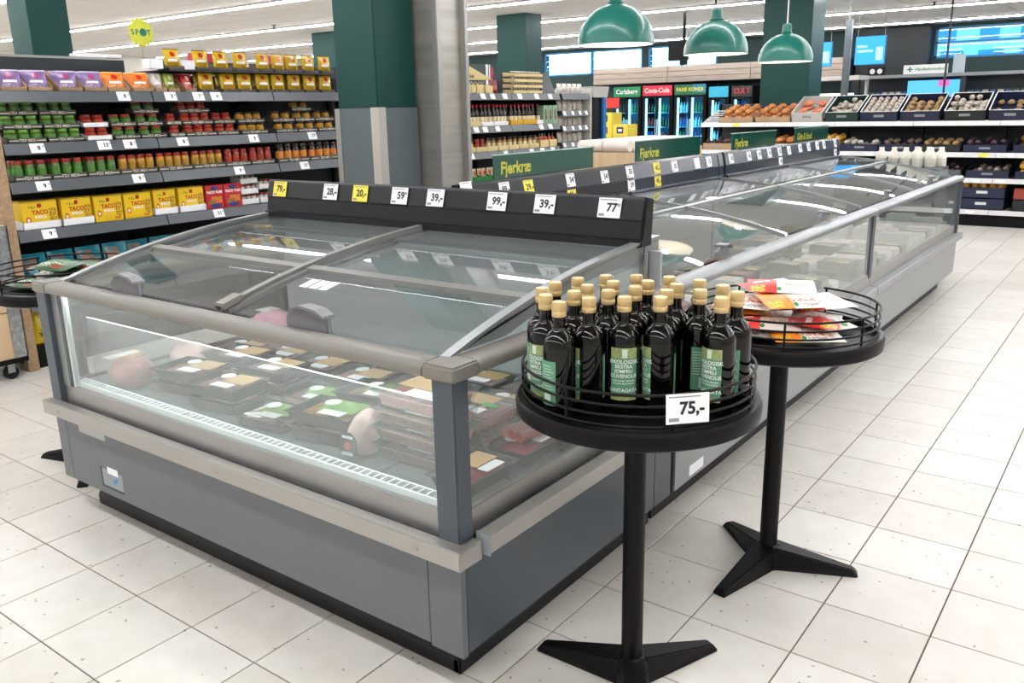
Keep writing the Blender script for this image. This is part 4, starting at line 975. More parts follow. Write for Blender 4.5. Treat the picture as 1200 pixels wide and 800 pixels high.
fill(jar_proto('spice_jar', .0185, .066, mat('spice_white', '#c9c4bc', .3), LIDR, mat('spice_label', '#d8d4cc', .4)), [(GX-.08-.04*q, y, SH4+zt+.0045) for zt, a, b_ in ((0,.58,.74),(.075,.58,.74),(.15,.58,.74),(0,.745,.90),(.10,.745,.90)) for q in (0, 1) for y in cells([(a, b_)], .0185)], 'small white labelled spice jar with red lid in a white tray', 'small spice jars')
# --- bottom shelf: teal tortilla chip bags
TEAL = pack_mat('teal_chip_bag', '#1a7f94', [(.35,.75,.25,.16,'#b8702c','n'),(.7,.5,.2,.2,'#b8702c','n'),(.5,.3,.3,.1,'#d8e6e8','n')], .25)
for i, y in enumerate(frange(-.99, .9, .17)):
    o = bag('chip_bag', 'tealbag', .160, .27, .09, TEAL, (GX-.10, y, .4215), (R(-12+random.uniform(-4, 4)), 0, RZX), 'teal tortilla chip bag standing on the lowest shelf', 'teal chip bags', 4)
YB = pack_mat('yellow_chip_bag', '#d8b81c', [(.5,.6,.3,.2,'#e8dc8a','n'),(.5,.25,.3,.1,'#3a3a2a','n')], .3)
bag('yellow_chip_bag', 'yellowchip', .15, .24, .07, YB, (GX-.0, -.93, .142), (R(-10), 0, RZX), 'yellow bag standing low beside the wooden post', 'bag by the wooden post', 6).location = (GX-.075, -.93, .1405)
bag('black_bag', 'blackchip', .15, .2, .07, mat('black_bag_film', '#22242a', .3), (GX-.08, -.77, .1405), (R(-10), 0, RZX), 'black bag standing low next to the yellow bag', 'bag by the wooden post', 6)
# round yellow SPOT sign over the shelving
sg = thing('spot_sign', 'yellow starburst sign reading SPOT above the sauce shelving', 'sign', (-4.5, .155, 1.875))
pts_ = [( (.098 if i % 2 else .082)*math.cos(i*PI/16), (.098 if i % 2 else .082)*math.sin(i*PI/16)) for i in range(32)]
ob('starburst', B().prism([(.155+a, 2.04+b_) for a, b_ in pts_], 'x', -4.5, -4.494), mat('spot_yellow', '#c9cc3c', .5), sg)
ob('sign_stem', B().box(-4.505, -4.500, .15, .16, 1.875, 1.98), CLEARP, sg)
SPG = mat('spot_green', '#0d6b5c', .5)
for s, yy in (('S', -.062), ('P', -.030), ('T', .058)):
    o = bpy.data.objects.new('lettering', text_mesh(s, .05, SPG, .03)); link(o, sg); o.matrix_local = facing('x', (.0065, yy, .165), 0, .1)
ob('sign_dot', B().prism([(.17+.026*math.cos(i*PI/10), 2.042+.026*math.sin(i*PI/10)) for i in range(20)], 'x', -4.4945, -4.4935), SPG, sg)
s2 = ob('yellow_tab', B().prism([(.33, 1.875), (.40, 1.875), (.405, 1.92), (.37, 1.95), (.34, 1.92)], 'x', -4.505, -4.5), mat('spot_yellow', '#c9cc3c', .5)); tag(s2, 'small yellow paper tab standing beside the starburst sign', 'sign')
wl_ = ob('white_topper', B().box(-4.7, -4.61, -.26, .06, 1.8755, 1.8985), WHITE, None, bevel=.003); tag(wl_, 'white flat panel lying along the top of the sauce shelving', 'panel')
pd_ = ob('shelf_back_support', B().box(-4.75, -4.63, -1.0, .08, 0, 1.862).box(-4.75, -4.63, .08, 1.8, 0, 1.77), DARK, G1)
# wooden cart at the end of the run
ct = thing('wooden_cart', 'plywood cart on castors with galvanised corner strips at the shelving end', 'cart', (-4.35, -1.55, 0))
ob('front_board', B().box(-4.02, -4.0, -1.98, -1.135, .13, .40), PLY, ct); ob('front_board', B().box(-4.02, -4.0, -1.98, -1.135, .405, .66), PLY, ct); ob('front_board', B().box(-4.02, -4.0, -1.98, -1.135, .665, .90), PLY, ct)
ob('side_board', B().box(-4.7, -4.02, -1.155, -1.135, .13, .90), PLY, ct); ob('side_board', B().box(-4.7, -4.02, -1.98, -1.96, .13, .90), PLY, ct); ob('back_board', B().box(-4.72, -4.7, -1.98, -1.135, .13, .90), PLY, ct); ob('bottom_frame', B().box(-4.72, -3.995, -1.985, -1.13, .10, .13), BLACKM, ct); ob('lid_board', B().box(-4.7, -4.02, -1.96, -1.155, .88, .90), PLY, ct)
ob('corner_strip', B().box(-3.998, -3.994, -1.205, -1.128, .13, .90).box(-4.07, -3.994, -1.135, -1.128, .13, .90), GALV, ct)
for x, y in ((-4.05, -1.22), (-4.05, -1.9), (-4.65, -1.22), (-4.65, -1.9)):
    c_ = ob('castor', B().tube([(x-.014, y, .04), (x+.014, y, .04)], .04, 18), BLACKR, ct); ob('castor_fork', B().box(x-.022, x-.017, y-.02, y+.02, .04, .1).box(x+.017, x+.022, y-.02, y+.02, .04, .1), STEEL, c_)

# ============================================================ second part of the shelving: oils, condiments
m2_ = [1.95, 2.93, 3.86, 4.74]
G2 = shelf_run('grey shelving of bottles, jars and boxes beyond the steel pillar', 1.95, 4.74, m2_, [1.64, 1.33, 1.085, .80, .42], 1.86)
G3 = shelf_run('narrow pale end bay of the condiment shelving', 4.785, 5.36, [4.785, 5.36], [1.64, 1.46, 1.30, 1.12, .80, .42], 1.62)
ob('end_panel', B().box(GX-.5, GX+.01, 5.365, 5.385, 0, 1.70), mat('pale_end', '#c9c5bd', .5), G3)
for z, ysl in ((1.612, (3.0,3.12,3.4,3.55,3.75,4.0,4.3,4.55)), (1.302, (3.02,3.15,3.28,3.42,3.62,4.38,4.55)), (1.056, (3.2,3.75,4.2,4.4,4.6))):
    for y in ysl: price_card((GX+.003, y, z), 'x', '', .35, .075, .055, False, 'small white price card on the condiment shelving edge', 'price cards on the condiment shelving', fine=True)
for z in (1.432, 1.272, 1.092):
    for y in (4.83, 5.0, 5.15, 5.28): price_card((GX+.003, y, z), 'x', '', .35, .05, .045, False, 'tiny white price card on the narrow end bay', 'price cards on the end bay', fine=False)
def bottle2(name, r, h, glassm, capm, band):
    t = thing(name, name, 'bottle'); L = dict(parent=t, local=True)
    ob('bottle_body', B().lathe([(r*.9, 0), (r, .004), (r, h*.55), (r*.8, h*.66), (r*.36, h*.76), (r*.34, h*.90)], 10), glassm, smooth=True, **L)
    ob('bottle_label', B().lathe([(r*1.03, h*.12), (r*1.03, h*.42)], 10), band, smooth=True, **L)
    ob('bottle_cap', B().lathe([(r*.42, h*.87), (r*.42, h), (0, h)], 10), capm, **L)
    return t
CRM = mat('cream_carton', '#d8c48e', .7); CRL = mat('cream_label', '#ddcfa4', .5); YCT = mat('yellow_carton', '#d6a41e', .6)
SHB = 1.3305
def traysx(L, z, m, label, group, h=.03, d=.14):
    for a, b_ in L: cart_tray(a, b_, z, m, label, group, None, GX-.095, d, h)
traysx([(2.96,3.16),(3.16,3.40)], SHB, CRM, 'cream carton tray of dark bottles', 'cream trays on the bottle shelf', .045); traysx([(3.40,3.60),(3.60,3.84)], SHB, WHITE, 'white carton tray of dark bottles', 'white trays on the bottle shelf', .04); traysx([(3.88,4.10),(4.10,4.34)], SHB, YCT, 'bright yellow carton tray of dark bottles', 'yellow trays on the bottle shelf', .05); traysx([(4.34,4.46)], SHB, WHITE, 'white carton tray at the end of the dark bottles', 'white trays on the bottle shelf', .04)
fill(bottle2('soy_sauce_bottle', .026, .20, SALD, mat('cap_red', '#b02020', .3), CRL), [(GX-.06-q*.055, y, SHB+.0045) for q in (0, 1) for y in cells([(2.96,3.16),(3.16,3.40),(3.40,3.60),(3.60,3.84),(3.88,4.10),(4.10,4.34),(4.34,4.46)], .026)], 'dark sauce bottle in a carton tray on the bottle shelf', 'dark sauce bottles')
MINT = pack_mat('mint_box', '#7fae88', [(.5,.62,.22,.2,'#6a2238','e'),(.55,.35,.24,.16,'#6a2238','e'),(.5,.5,.05,.42,'#b04a6a','r')], .5, 'YZ')
for a in (4.47, 4.56, 4.65): boxed(a, a+.085, SHB, .19, MINT, 'mint green box with a large maroon figure on the bottle shelf', [], 'mint_box', .1, GX-.03, 'mint green boxes')
SHC = 1.0855
traysx([(2.95+.178*i, 2.95+.178*(i+1)) for i in range(8)], SHC, CRM, 'cream carton tray of jars on the lower condiment shelf', 'cream trays on the jar shelf', .05); traysx([(4.40,4.56),(4.57,4.72)], SHC, CRM, 'cream carton tray of small packets', 'cream trays on the jar shelf', .075)
fill(jar_proto('condiment_jar', .026, .125, mat('mustard', '#a87a3a', .3), LIDK, CRL, 10), [(GX-.06, y, SHC+.0045) for y in cells([(2.95+.178*i, 2.95+.178*(i+1)) for i in (0, 1, 3, 4, 5, 6, 7)], .026)], 'cream labelled condiment jar on the lower condiment shelf', 'cream condiment jars')
fill(jar_proto('tomato_jar', .026, .12, SALR, LIDR, mat('red_label', '#b83028', .4), 10), [(GX-.06, y, SHC+.0045) for y in cells([(2.95+.178*2, 2.95+.178*3)], .026)], 'red labelled jar on the lower condiment shelf', 'red condiment jars')
fill(thing('packet_tmp', 'x', 'box') if 0 else bottle2('sauce_tube', .022, .14, mat('tube_red', '#c0503a', .4), mat('cap_teal', '#3a8a84', .4), CRL), [(GX-.06, y, SHC+.0045) for y in cells([(4.40,4.56),(4.57,4.72)], .022)], 'orange red sauce tube in a tall cream tray', 'sauce tubes')
SHD = .8005
GCT = mat('green_carton', '#1e7a3c', .6)
traysx([(2.95+.15*i, 2.95+.15*(i+1)) for i in range(6)], SHD, GCT, 'green carton tray of noodle packets', 'green trays', .05, .14)
NOOD = pack_mat('noodle_packet', '#d8c49c', [(.5,.6,.3,.22,'#c03a24','e'),(.5,.3,.35,.12,'#3a7a3a','n')], .4)
for y in cells([(2.95+.15*i, 2.95+.15*(i+1)) for i in range(6)], .031): bag('noodle_packet', 'noodle', .062, .12, .035, NOOD, (GX-.09, y, SHD+.006), (R(-10), 0, RZX), 'beige packet with red dot in a green tray', 'noodle packets', 8)
# top of the second shelving
TZ = 1.6405
cart_tray(2.96, 3.26, TZ, CRM, 'cream display carton of pink capped bottles on the condiment shelving', 'cream cartons on top', None, GX-.1, .15, .06)
fill(bottle2('pink_sauce_bottle', .024, .13, mat('pink_sauce', '#a8324a', .3), mat('cap_dark', '#2a2420', .4), CRL), [(GX-.07, y, TZ+.0045) for y in cells([(2.96, 3.26)], .024)], 'pink red sauce bottle in a cream carton on the top shelf', 'pink sauce bottles')
for y, z in ((3.40, TZ), (3.53, TZ)): cart_tray(y-.065, y+.065, z, CRM, 'cream carton of foil packets on top of the condiment shelving', 'cream cartons on top', None, GX-.1, .15, .07)
FOIL = pack_mat('foil_packet', '#6a6440', [(.5,.5,.4,.4,'#d8b82c','n'),(.5,.8,.4,.1,'#2a2c22','r')], .3)
for y in cells([(3.335, 3.465), (3.465, 3.595)], .02): bag('foil_packet', 'foil', .04, .11, .02, FOIL, (GX-.09, y, TZ+.006), (R(-14), 0, RZX), 'yellow and dark foil packet in a cream carton on top', 'foil packets', 9)
RB = pack_mat('burgundy_packet', '#7a1e22', [(.5,.4,.35,.15,'#d8702c','n')], .3)
bag('burgundy_packet', 'burg', .12, .13, .03, RB, (GX-.06, 3.66, TZ+.001), (R(-8), 0, RZX), 'burgundy packet leaning beside the foil packets', None, 4)
# tall printed display box
dbx = thing('display_box', 'cream and dark green slanted display box standing on the condiment shelving', 'box', (GX-.2, 3.58, TZ+.13))
dbx.location = (GX-.255, 3.56, TZ)
ob('box_body', B().box(-.06, .06, -.22, .26, 0, .28), mat('forest_print', '#2c4438', .5), dbx, local=True, bevel=.002)
ob('cream_wedge', B().prism([(-.22, .13), (.26, .13), (-.22, .29)], 'x', .0605, .068), CRM, dbx, local=True)
ob('white_band', B().box(.0606, .0666, .14, .17, 0, .28).box(.0606, .0666, .19, .205, 0, .28), WHITE, dbx, local=True)
ob('berry_print', B().prism([(.232+.025*math.cos(i*PI/8), .2+.06*math.sin(i*PI/8)) for i in range(16)], 'x', .0606, .0672), mat('berry_red', '#a8284a', .5), dbx, local=True)
ob('berry_print', B().prism([(.232+.025*math.cos(i*PI/8), .07+.05*math.sin(i*PI/8)) for i in range(16)], 'x', .0606, .0672), mat('berry_red', '#a8284a', .5), dbx, local=True)
o = bpy.data.objects.new('lettering', text_mesh('Alde', .05, INK, .02)); link(o, dbx); o.matrix_local = facing('x', (.069, -.1, .165))
for lev in range(4):
    for a, b_ in ((3.94, 4.20), (4.20, 4.46)):
        cart_tray(a, b_, TZ+lev*.055, CRM, 'cream tray of small tins stacked four high on the condiment shelving', 'stacked cream trays', None, GX-.1, .14, .03)
fill(jar_proto('small_tin', .022, .049, mat('tin_brown', '#6a4a34', .4), LIDW, CRL, 10), [(GX-.07, y, TZ+lev*.055+.0045) for lev in range(4) for y in cells([(3.94, 4.20), (4.20, 4.46)], .022)], 'small brown tin in a stacked cream tray', 'small tins')
bk = ob('dark_book_rack', B().prism([(-.08, 0), (.08, 0), (-.02, .22), (-.10, .20)], 'y', -.12, .12), mat('dark_rack', '#1c2220', .4), None, bevel=.003); bk.location = (GX-.12, 4.60, TZ); tag(bk, 'dark slanted cardboard rack at the end of the cream trays', 'rack')
PB = mat('pale_packet', '#cfc6ba', .4, noise=(20, .3))
for z in (1.4605, 1.3005, 1.1205, 1.6405):
    for y in frange(4.81, 5.33, .1): bag('pale_packet', 'palepack', .085, .11, .05, PB, (GX-.08, y, z), (R(-8), 0, RZX), 'pale packet on the narrow end bay', 'pale packets on the end bay', 11)

# blue pillar, stacks behind
bp_ = thing('blue_end_panel', 'tall blue and grey end panel beyond the condiment shelving', 'panel', (GX-.2, 5.6, 0))
ob('dark_case', B().box(GX-.5, GX-.0, 5.42, 5.62, 0, 1.60), BLACKM, bp_); ob('blue_face', B().box(GX-.5, GX+.03, 5.62, 5.68, 0, 1.60), mat('bright_blue', '#1f6aa8', .35), bp_); ob('grey_top', B().prism([(5.40, 1.60), (5.70, 1.60), (5.74, 1.72), (5.40, 1.72)], 'x', GX-.5, GX+.03), mat('pale_grey_top', '#a8a8a0', .4), bp_)
stk = thing('drinks_display', 'floor stand of yellow cartons with a red header sign near the drinks fridges', 'display', (-5.5, 8.2, 0))
ob('stand', B().box(-5.85, -5.05, 8.1, 8.5, 0, .60), mat('pale_end', '#c9c5bd', .5), stk); ob('header', B().box(-5.62, -5.30, 8.12, 8.14, 1.48, 1.62), mat('red_header', '#c8281e', .4), stk)
ob('header_post', B().box(-5.84, -5.80, 8.3, 8.34, .6, 1.62).box(-5.84, -5.3, 8.14, 8.17, 1.46, 1.49), DARK, stk)
YC = pack_mat('yellow_case', '#d8c23c', [(.5,.5,.22,.28,'#22345a','r'),(.5,.5,.12,.1,'#e8e4d0','r')], .5); BC = pack_mat('blue_case', '#1c2f7a', [(.5,.5,.4,.14,'#6a86d0','n')], .4)
NO = pack_mat('lettered_case', '#d8c83c', [(.5,.5,.42,.42,'#1c2018','n')], .5)
cme = mesh('case', B().cbox(.26, .3, .17), .004)
for k, (x, z, m, lb) in enumerate([(-5.55,.602,BC,'blue case of bottles at the bottom of the drinks display'),(-5.28,.602,BC,'blue case of bottles at the bottom of the drinks display'),(-5.55,.9,YC,'yellow case with a dark square print in the drinks display'),(-5.28,.9,YC,'yellow case with a dark square print in the drinks display'),(-5.55,1.072,YC,'yellow case with a dark square print in the drinks display'),(-5.28,1.072,YC,'yellow case with a dark square print in the drinks display'),(-5.55,1.244,YC,'topmost yellow case beside the red header')]):
    me = cme.copy(); me.materials.append(m); o = inst('drinks_case', me, None, (x, 8.28, z), (0,0,0)); tag(o, lb, 'case', 'cases in the drinks display')
ob('mid_shelf', B().box(-5.72, -5.12, 8.1, 8.5, .7725, .8995), mat('pale_end', '#c9c5bd', .5), stk)
me = mesh('case', B().cbox(.52, .04, .36)); me.materials.append(NO); o = inst('lettered_board', me, None, (-5.41, 8.07, .12)); o.location = (-5.41, 8.075, 0); tag(o, 'yellow board with dense black lettering below the blue cases', 'sign')
o.scale = (1, 1, 1.6)

# crate of wrapped white rolls behind the spine
rc = thing('roll_crate', 'tall wooden crate holding wrapped white rolls behind the freezer spine', 'crate', (-2.75, 4.1, 0))
ob('crate_board', B().box(-2.50, -2.48, 3.38, 4.85, 0, 1.10), PLY, rc); ob('crate_board', B().box(-3.05, -3.03, 3.38, 4.85, 0, 1.10), PLY, rc); ob('crate_board', B().box(-3.05, -2.48, 3.36, 3.38, 0, 1.10), PLY, rc); ob('crate_board', B().box(-3.05, -2.48, 4.85, 4.87, 0, 1.10), PLY, rc); ob('crate_floor', B().box(-3.03, -2.50, 3.38, 4.85, .98, 1.0), PLY, rc)
ROLL = mat('wrapped_roll', '#e3d8cc', .5, noise=(12, .08), bump=(14, .5))
rm = mesh('white_roll', B().tube([(-.125, 0, .05), (-.12, 0, .05), (.12, 0, .05), (.125, 0, .05)], .05, 12), smooth=True); rm.materials.append(ROLL)
for lev in range(2):
    for c, x in enumerate((-2.635, -2.9)):
        for y in frange(3.40, 4.84, .103):
            if lev == 1 and y > 4.7: continue
            o = inst('white_roll', rm, None, (x, y, 1.001+lev*.1005), (0, 0, 0)); tag(o, 'wrapped white roll lying in the wooden crate%s' % (', upper layer' if lev else ', lower layer'), 'roll', 'wrapped white rolls')

# ============================================================ bread and vegetable shelving (faces -y)
VY = 8.40
vs_ = thing('produce_shelving', 'low white-edged shelving of bread and vegetable crates across the aisle end', 'shelf', (-1.2, VY+.3, 0))
vm = [-4.14, -3.2, -2.25, -1.3, -.35, .60, 1.55]
ob('base_plinth', B().box(-4.14, 1.55, VY+.06, VY+.75, 0, .12), BLACKM, vs_)
VB = mat('produce_back', '#20282a', .6)
for a, b_ in zip(vm, vm[1:]):
    ob('back_panel', B().box(a, b_-.004, VY+.74, VY+.77, .1, 1.50), VB, vs_)
    for z, dep in ((.20, .0), (.575, .0), (.875, .02), (1.245, .06)):
        s = ob('shelf', B().box(a+.003, b_-.003, VY+dep, VY+.74, z-.025, z), mat('shelf_pale', '#b9bab8', .45), vs_)
        ob('price_strip', B().box(a+.003, b_-.003, VY+dep-.012, VY+dep, z-.055, z+.002), mat('strip_white', '#d8d8d6', .4), s)
for a in vm: ob('upright', B().box(a-.012, a+.012, VY+.70, VY+.76, 0, 1.5), BLACKM, vs_)
# little price labels along the edges
for z, dep in ((.575, .0), (.875, .02), (1.245, .06)):
    for i, x in enumerate(frange(-4.1, 1.5, .31)):
        if random.random() < .75: price_card((x+random.uniform(-.05, .05), VY+dep-.0135, z-.027), '-y', '', 0, .1, .042, random.random() < .08, 'small price label on the white produce shelf edge', 'price labels on the produce shelving', fine=True)
for x in (-.55, .1): price_card((x, VY-.0135, .173), '-y', '', 0, .1, .042, False, 'small price label on the lowest produce shelf edge', 'price labels on the produce shelving', fine=True)
NAVY = mat('navy_crate', '#151d3a', .45); KBL = mat('black_crate', '#15171a', .45); DGR = mat('dark_green_crate', '#12302a', .45); GRYC = mat('pale_grey_crate', '#b9b4ac', .6); BRK = mat('brick_red_crate', '#8a3424', .6)
EDGE = mat('crate_edge_white', '#d2d4d2', .45)
def crate(x, y, z, w, d, h, m, tilt, label, group, edges=True, badge=None):
    t = thing('produce_crate', label, 'crate', (x, y, z), 0, group); t.rotation_euler = (tilt, 0, 0); L = dict(parent=t, local=True); th = .008
    ob('crate_floor', B().box(-w/2, w/2, 0, d, 0, th), m, **L)
    ob('crate_wall', B().box(-w/2, w/2, 0, th, 0, h), m, **L); ob('crate_wall', B().box(-w/2, w/2, d-th, d, 0, h), m, **L)
    for s in (-1, 1): ob('crate_wall', B().box(s*w/2-(th if s > 0 else 0), s*w/2+(0 if s > 0 else th), 0, d, 0, h), m, **L)
    if edges: ob('crate_rim', B().box(-w/2, -w/2+.012, 0, d, h, h+.004).box(w/2-.012, w/2, 0, d, h, h+.004).box(-w/2, w/2, d-.01, d, h, h+.004).box(-w/2, w/2, 0, .008, h, h+.003), EDGE, **L)
    ob('crate_mark', B().box(-.06, .06, -.0015, 0, h*.45, h*.7), badge or mat('crate_mark', '#8d8f92', .5), **L)
    return t
def produce_mesh(name, rx, ry, rz, m, seed):
    rg = random.Random(seed); b = B().lathe([(math.sin(PI*i/6), -math.cos(PI*i/6)) for i in range(7)], 9)
    b.v = [(x*rx*(1+.12*rg.uniform(-1,1)), y*ry*(1+.12*rg.uniform(-1,1)), z*rz) for x, y, z in b.v]
    me = mesh(name, b, smooth=True); me.materials.append(m); return me
PRO = {'bun': produce_mesh('bread_bun', .055, .05, .04, mat('bun_crust', '#b5743c', .5, noise=(18, .35)), 1), 'loaf': produce_mesh('bread_loaf', .06, .09, .045, mat('loaf_crust', '#9a6236', .5, noise=(14, .3)), 2), 'potato': produce_mesh('potato', .045, .034, .03, mat('potato_skin', '#96794f', .7, noise=(20, .2)), 3), 'garlic': produce_mesh('garlic_bulb', .035, .035, .032, mat('garlic_skin', '#b0a698', .5, noise=(16, .2)), 4), 'onion': produce_mesh('onion', .036, .036, .034, mat('onion_skin', '#a87a44', .4, noise=(12, .25)), 5), 'shroom': produce_mesh('mushroom', .034, .034, .028, mat('mushroom_cap', '#8a7464', .6, noise=(20, .3)), 6), 'dark': produce_mesh('beetroot', .036, .036, .034, mat('beet_skin', '#3a2630', .6, noise=(16, .3)), 7), 'carrot': produce_mesh('carrot', .09, .02, .02, mat('carrot_skin', '#c8663a', .5, noise=(16, .2)), 8), 'yellow': produce_mesh('yellow_pepper', .04, .04, .045, mat('pepper_yellow', '#c8942c', .35), 9), 'ham': produce_mesh('salmon_pack', .075, .05, .03, mat('salmon_orange', '#c8704c', .4, noise=(18, .25)), 10)}
PN = {'bun': 'bread bun', 'loaf': 'bread loaf', 'potato': 'potato', 'garlic': 'garlic bulb', 'onion': 'onion', 'shroom': 'mushroom', 'dark': 'beetroot', 'carrot': 'carrot', 'yellow': 'yellow pepper', 'ham': 'orange packed roll'}
def fillcrate(cx, y, z, w, d, tilt, kind, n, cr, where):
    rg = random.Random(int(cx*100)+int(z*1000)); c, s = math.cos(tilt), math.sin(tilt)
    dm = PRO[kind].vertices; rr = max(math.hypot(v.co.x, v.co.y) for v in dm)*2.02; rzz = max(abs(v.co.z) for v in dm)
    nx = max(1, int((w-.03)/rr)); ny = max(1, int((d-.04)/rr)); spots_ = [(ix, iy, lv) for lv in (0, 1) for iy in range(ny) for ix in range(nx)]
    base_ = [q for q in spots_ if q[2] == 0]; up_ = [q for q in spots_ if q[2] == 1]; rg.shuffle(up_)
    if n < len(base_): rg.shuffle(base_)
    for (ix, iy, lv) in (base_+up_)[:n]:
        lx = (ix-(nx-1)/2)*(w-.03)/nx; ly = .02+(iy+.5)*(d-.04)/ny; lz = .0085+rzz+lv*rzz*2.02
        o = inst(PRO[kind].name.split('.')[0], PRO[kind]); o.matrix_world = Matrix.Translation((cx+lx, y+ly*c-lz*s, z+ly*s+lz*c)) @ Matrix.Rotation(tilt, 4, 'X') @ Matrix.Rotation(rg.uniform(0, 6), 4, 'Z')
        tag(o, '%s lying in the %s' % (PN[kind], where), 'bread' if kind in ('bun', 'loaf') else 'produce', '%s in the %s' % (PN[kind], where))
TI = R(24)
topc = [(-3.62,.50,KRAFT,'bun','kraft carton of golden buns',34),(-3.10,.50,KRAFT,'bun','kraft carton of dark wrapped buns',26),(-2.63,.42,GRYC,'ham','pale grey crate of orange packs',15),(-2.18,.42,DGR,'garlic','dark green crate of wrapped greens',30),(-1.72,.46,NAVY,'garlic','navy crate of garlic bulbs',60),(-1.24,.46,NAVY,'potato','navy crate half full of potatoes',30),(-.74,.46,KBL,'garlic','black crate of pale roots',40),(-.26,.46,NAVY,'potato','navy crate with few potatoes',12),(.24,.48,DGR,'potato','dark green crate of long pale potatoes',24),(.76,.48,NAVY,'onion','navy crate of onions',10),(1.26,.46,KBL,'garlic','black crate of garlic',10)]
for x, w_, m, kd, wh, n in topc:
    kr = m is KRAFT
    crate(x, VY+.075, 1.2465, w_-.012, .52, .075 if kr else .13, m, R(12) if kr else TI, '%s on the top produce shelf' % wh, 'crates on the top produce shelf', not kr)
    fillcrate(x, VY+.075, 1.2465, w_-.012, .50, R(12) if kr else TI, kd, n, None, wh)
rk = thing('empty_rack', 'empty white wire slope at the left end of the bread crates', 'rack', (-4.0, VY+.1, 1.2465))
for i in range(6): ob('rack_bar', B().box(-4.12, -3.89, VY+.1+i*.09, VY+.125+i*.09, 1.247+i*.03, 1.262+i*.03), EDGE, rk)
ob('rack_side', B().prism([(VY+.08, 1.2465), (VY+.62, 1.2465), (VY+.62, 1.43)], 'x', -4.125, -4.12).prism([(VY+.08, 1.2465), (VY+.62, 1.2465), (VY+.62, 1.43)], 'x', -3.89, -3.885), EDGE, rk)
for z, items in ((.8765, [(-3.85,KRAFT,'dark'),(-3.35,KBL,'dark'),(-2.85,GRYC,'bun'),(-2.38,NAVY,'yellow'),(-1.92,NAVY,'garlic'),(-1.45,NAVY,'shroom'),(-.97,KBL,'potato'),(-.48,NAVY,'dark'),(.05,NAVY,'loaf'),(.55,NAVY,'onion'),(1.05,KBL,'potato')]), (.5765, [(-1.42,KBL,'shroom'),(-.93,KBL,'dark'),(-.42,NAVY,'shroom'),(.10,NAVY,'yellow'),(.60,NAVY,'onion'),(1.1,KBL,'shroom')])):
    for x, m, kd in items:
        mn = {KRAFT: 'kraft', KBL: 'black', GRYC: 'pale grey', NAVY: 'navy'}[m]; wh = '%s crate of %s on the %s produce shelf' % (mn, {'bun': 'buns', 'loaf': 'loaves', 'potato': 'potatoes'}.get(kd, PN[kd]+'s'), 'second' if z > .7 else 'third')
        crate(x, VY+.03, z, .46, .42, .09, m, R(6), wh, 'crates on the lower produce shelves', False)
        fillcrate(x, VY+.03, z, .46, .40, R(6), kd, 28, None, wh)
for x, m, lev, lb in ((-.45,NAVY,0,'navy crate on the lowest shelf, under another navy crate'),(-.45,NAVY,1,'navy crate stacked upon a navy crate on the lowest shelf'),(.13,KBL,0,'black crate on the lowest shelf under the brick red crate'),(.13,BRK,1,'brick red crate stacked on a black crate on the lowest shelf'),(.68,KBL,0,'black crate at the frame side of the lowest shelf'),(-1.0,NAVY,0,'navy crate next to the freezer end on the lowest shelf')):
    crate(x, VY+.02, .2015+lev*.135, .50, .40, .13, m, 0, lb, 'crates on the lowest shelf', False, EDGE)
fillcrate(-.45, VY+.02, .3365, .50, .40, 0, 'yellow', 40, None, 'upper navy crate on the lowest shelf')

# ---- white jugs at the far end of the island
js = thing('jug_stand', 'narrow grey stand for the white jugs behind the freezer end', 'stand', (-.5, 4.62, 0))
ob('stand_box', B().box(-.90, -.20, 4.40, 4.80, 0, .93), CABD, js); ob('stand_top', B().box(-.90, -.20, 4.40, 4.80, .93, .95), CABD, js)
JUG = mat('milky_plastic', '#e0dcd0', .4)
jt = thing('white_jug', 'white plastic jug with pale cap standing at the freezer end', 'jug')
ob('jug_body', B().lathe([(.040, 0), (.045, .006), (.045, .085), (.036, .115), (.022, .132), (.018, .14)], 16), JUG, jt, smooth=True, local=True); ob('jug_cap', B().lathe([(.021, .138), (.021, .16), (0, .16)], 14), mat('jug_cap', '#efece2', .4), jt, local=True)
ob('jug_label', B().lathe([(.0455, .02), (.0455, .07)], 16), mat('jug_label', '#c9c6ba', .5), jt, local=True, smooth=True)
for i, (x, y) in enumerate([(-.70,4.6),(-.60,4.6),(-.505,4.6),(-.44,4.7),(-.405,4.6),(-.31,4.6),(-.345,4.7),(-.25,4.7)]):
    o = jt if i == 0 else dup(jt, (0,0,0)); o.location = (x, y, .9505); o['group'] = 'white jugs at the freezer end'

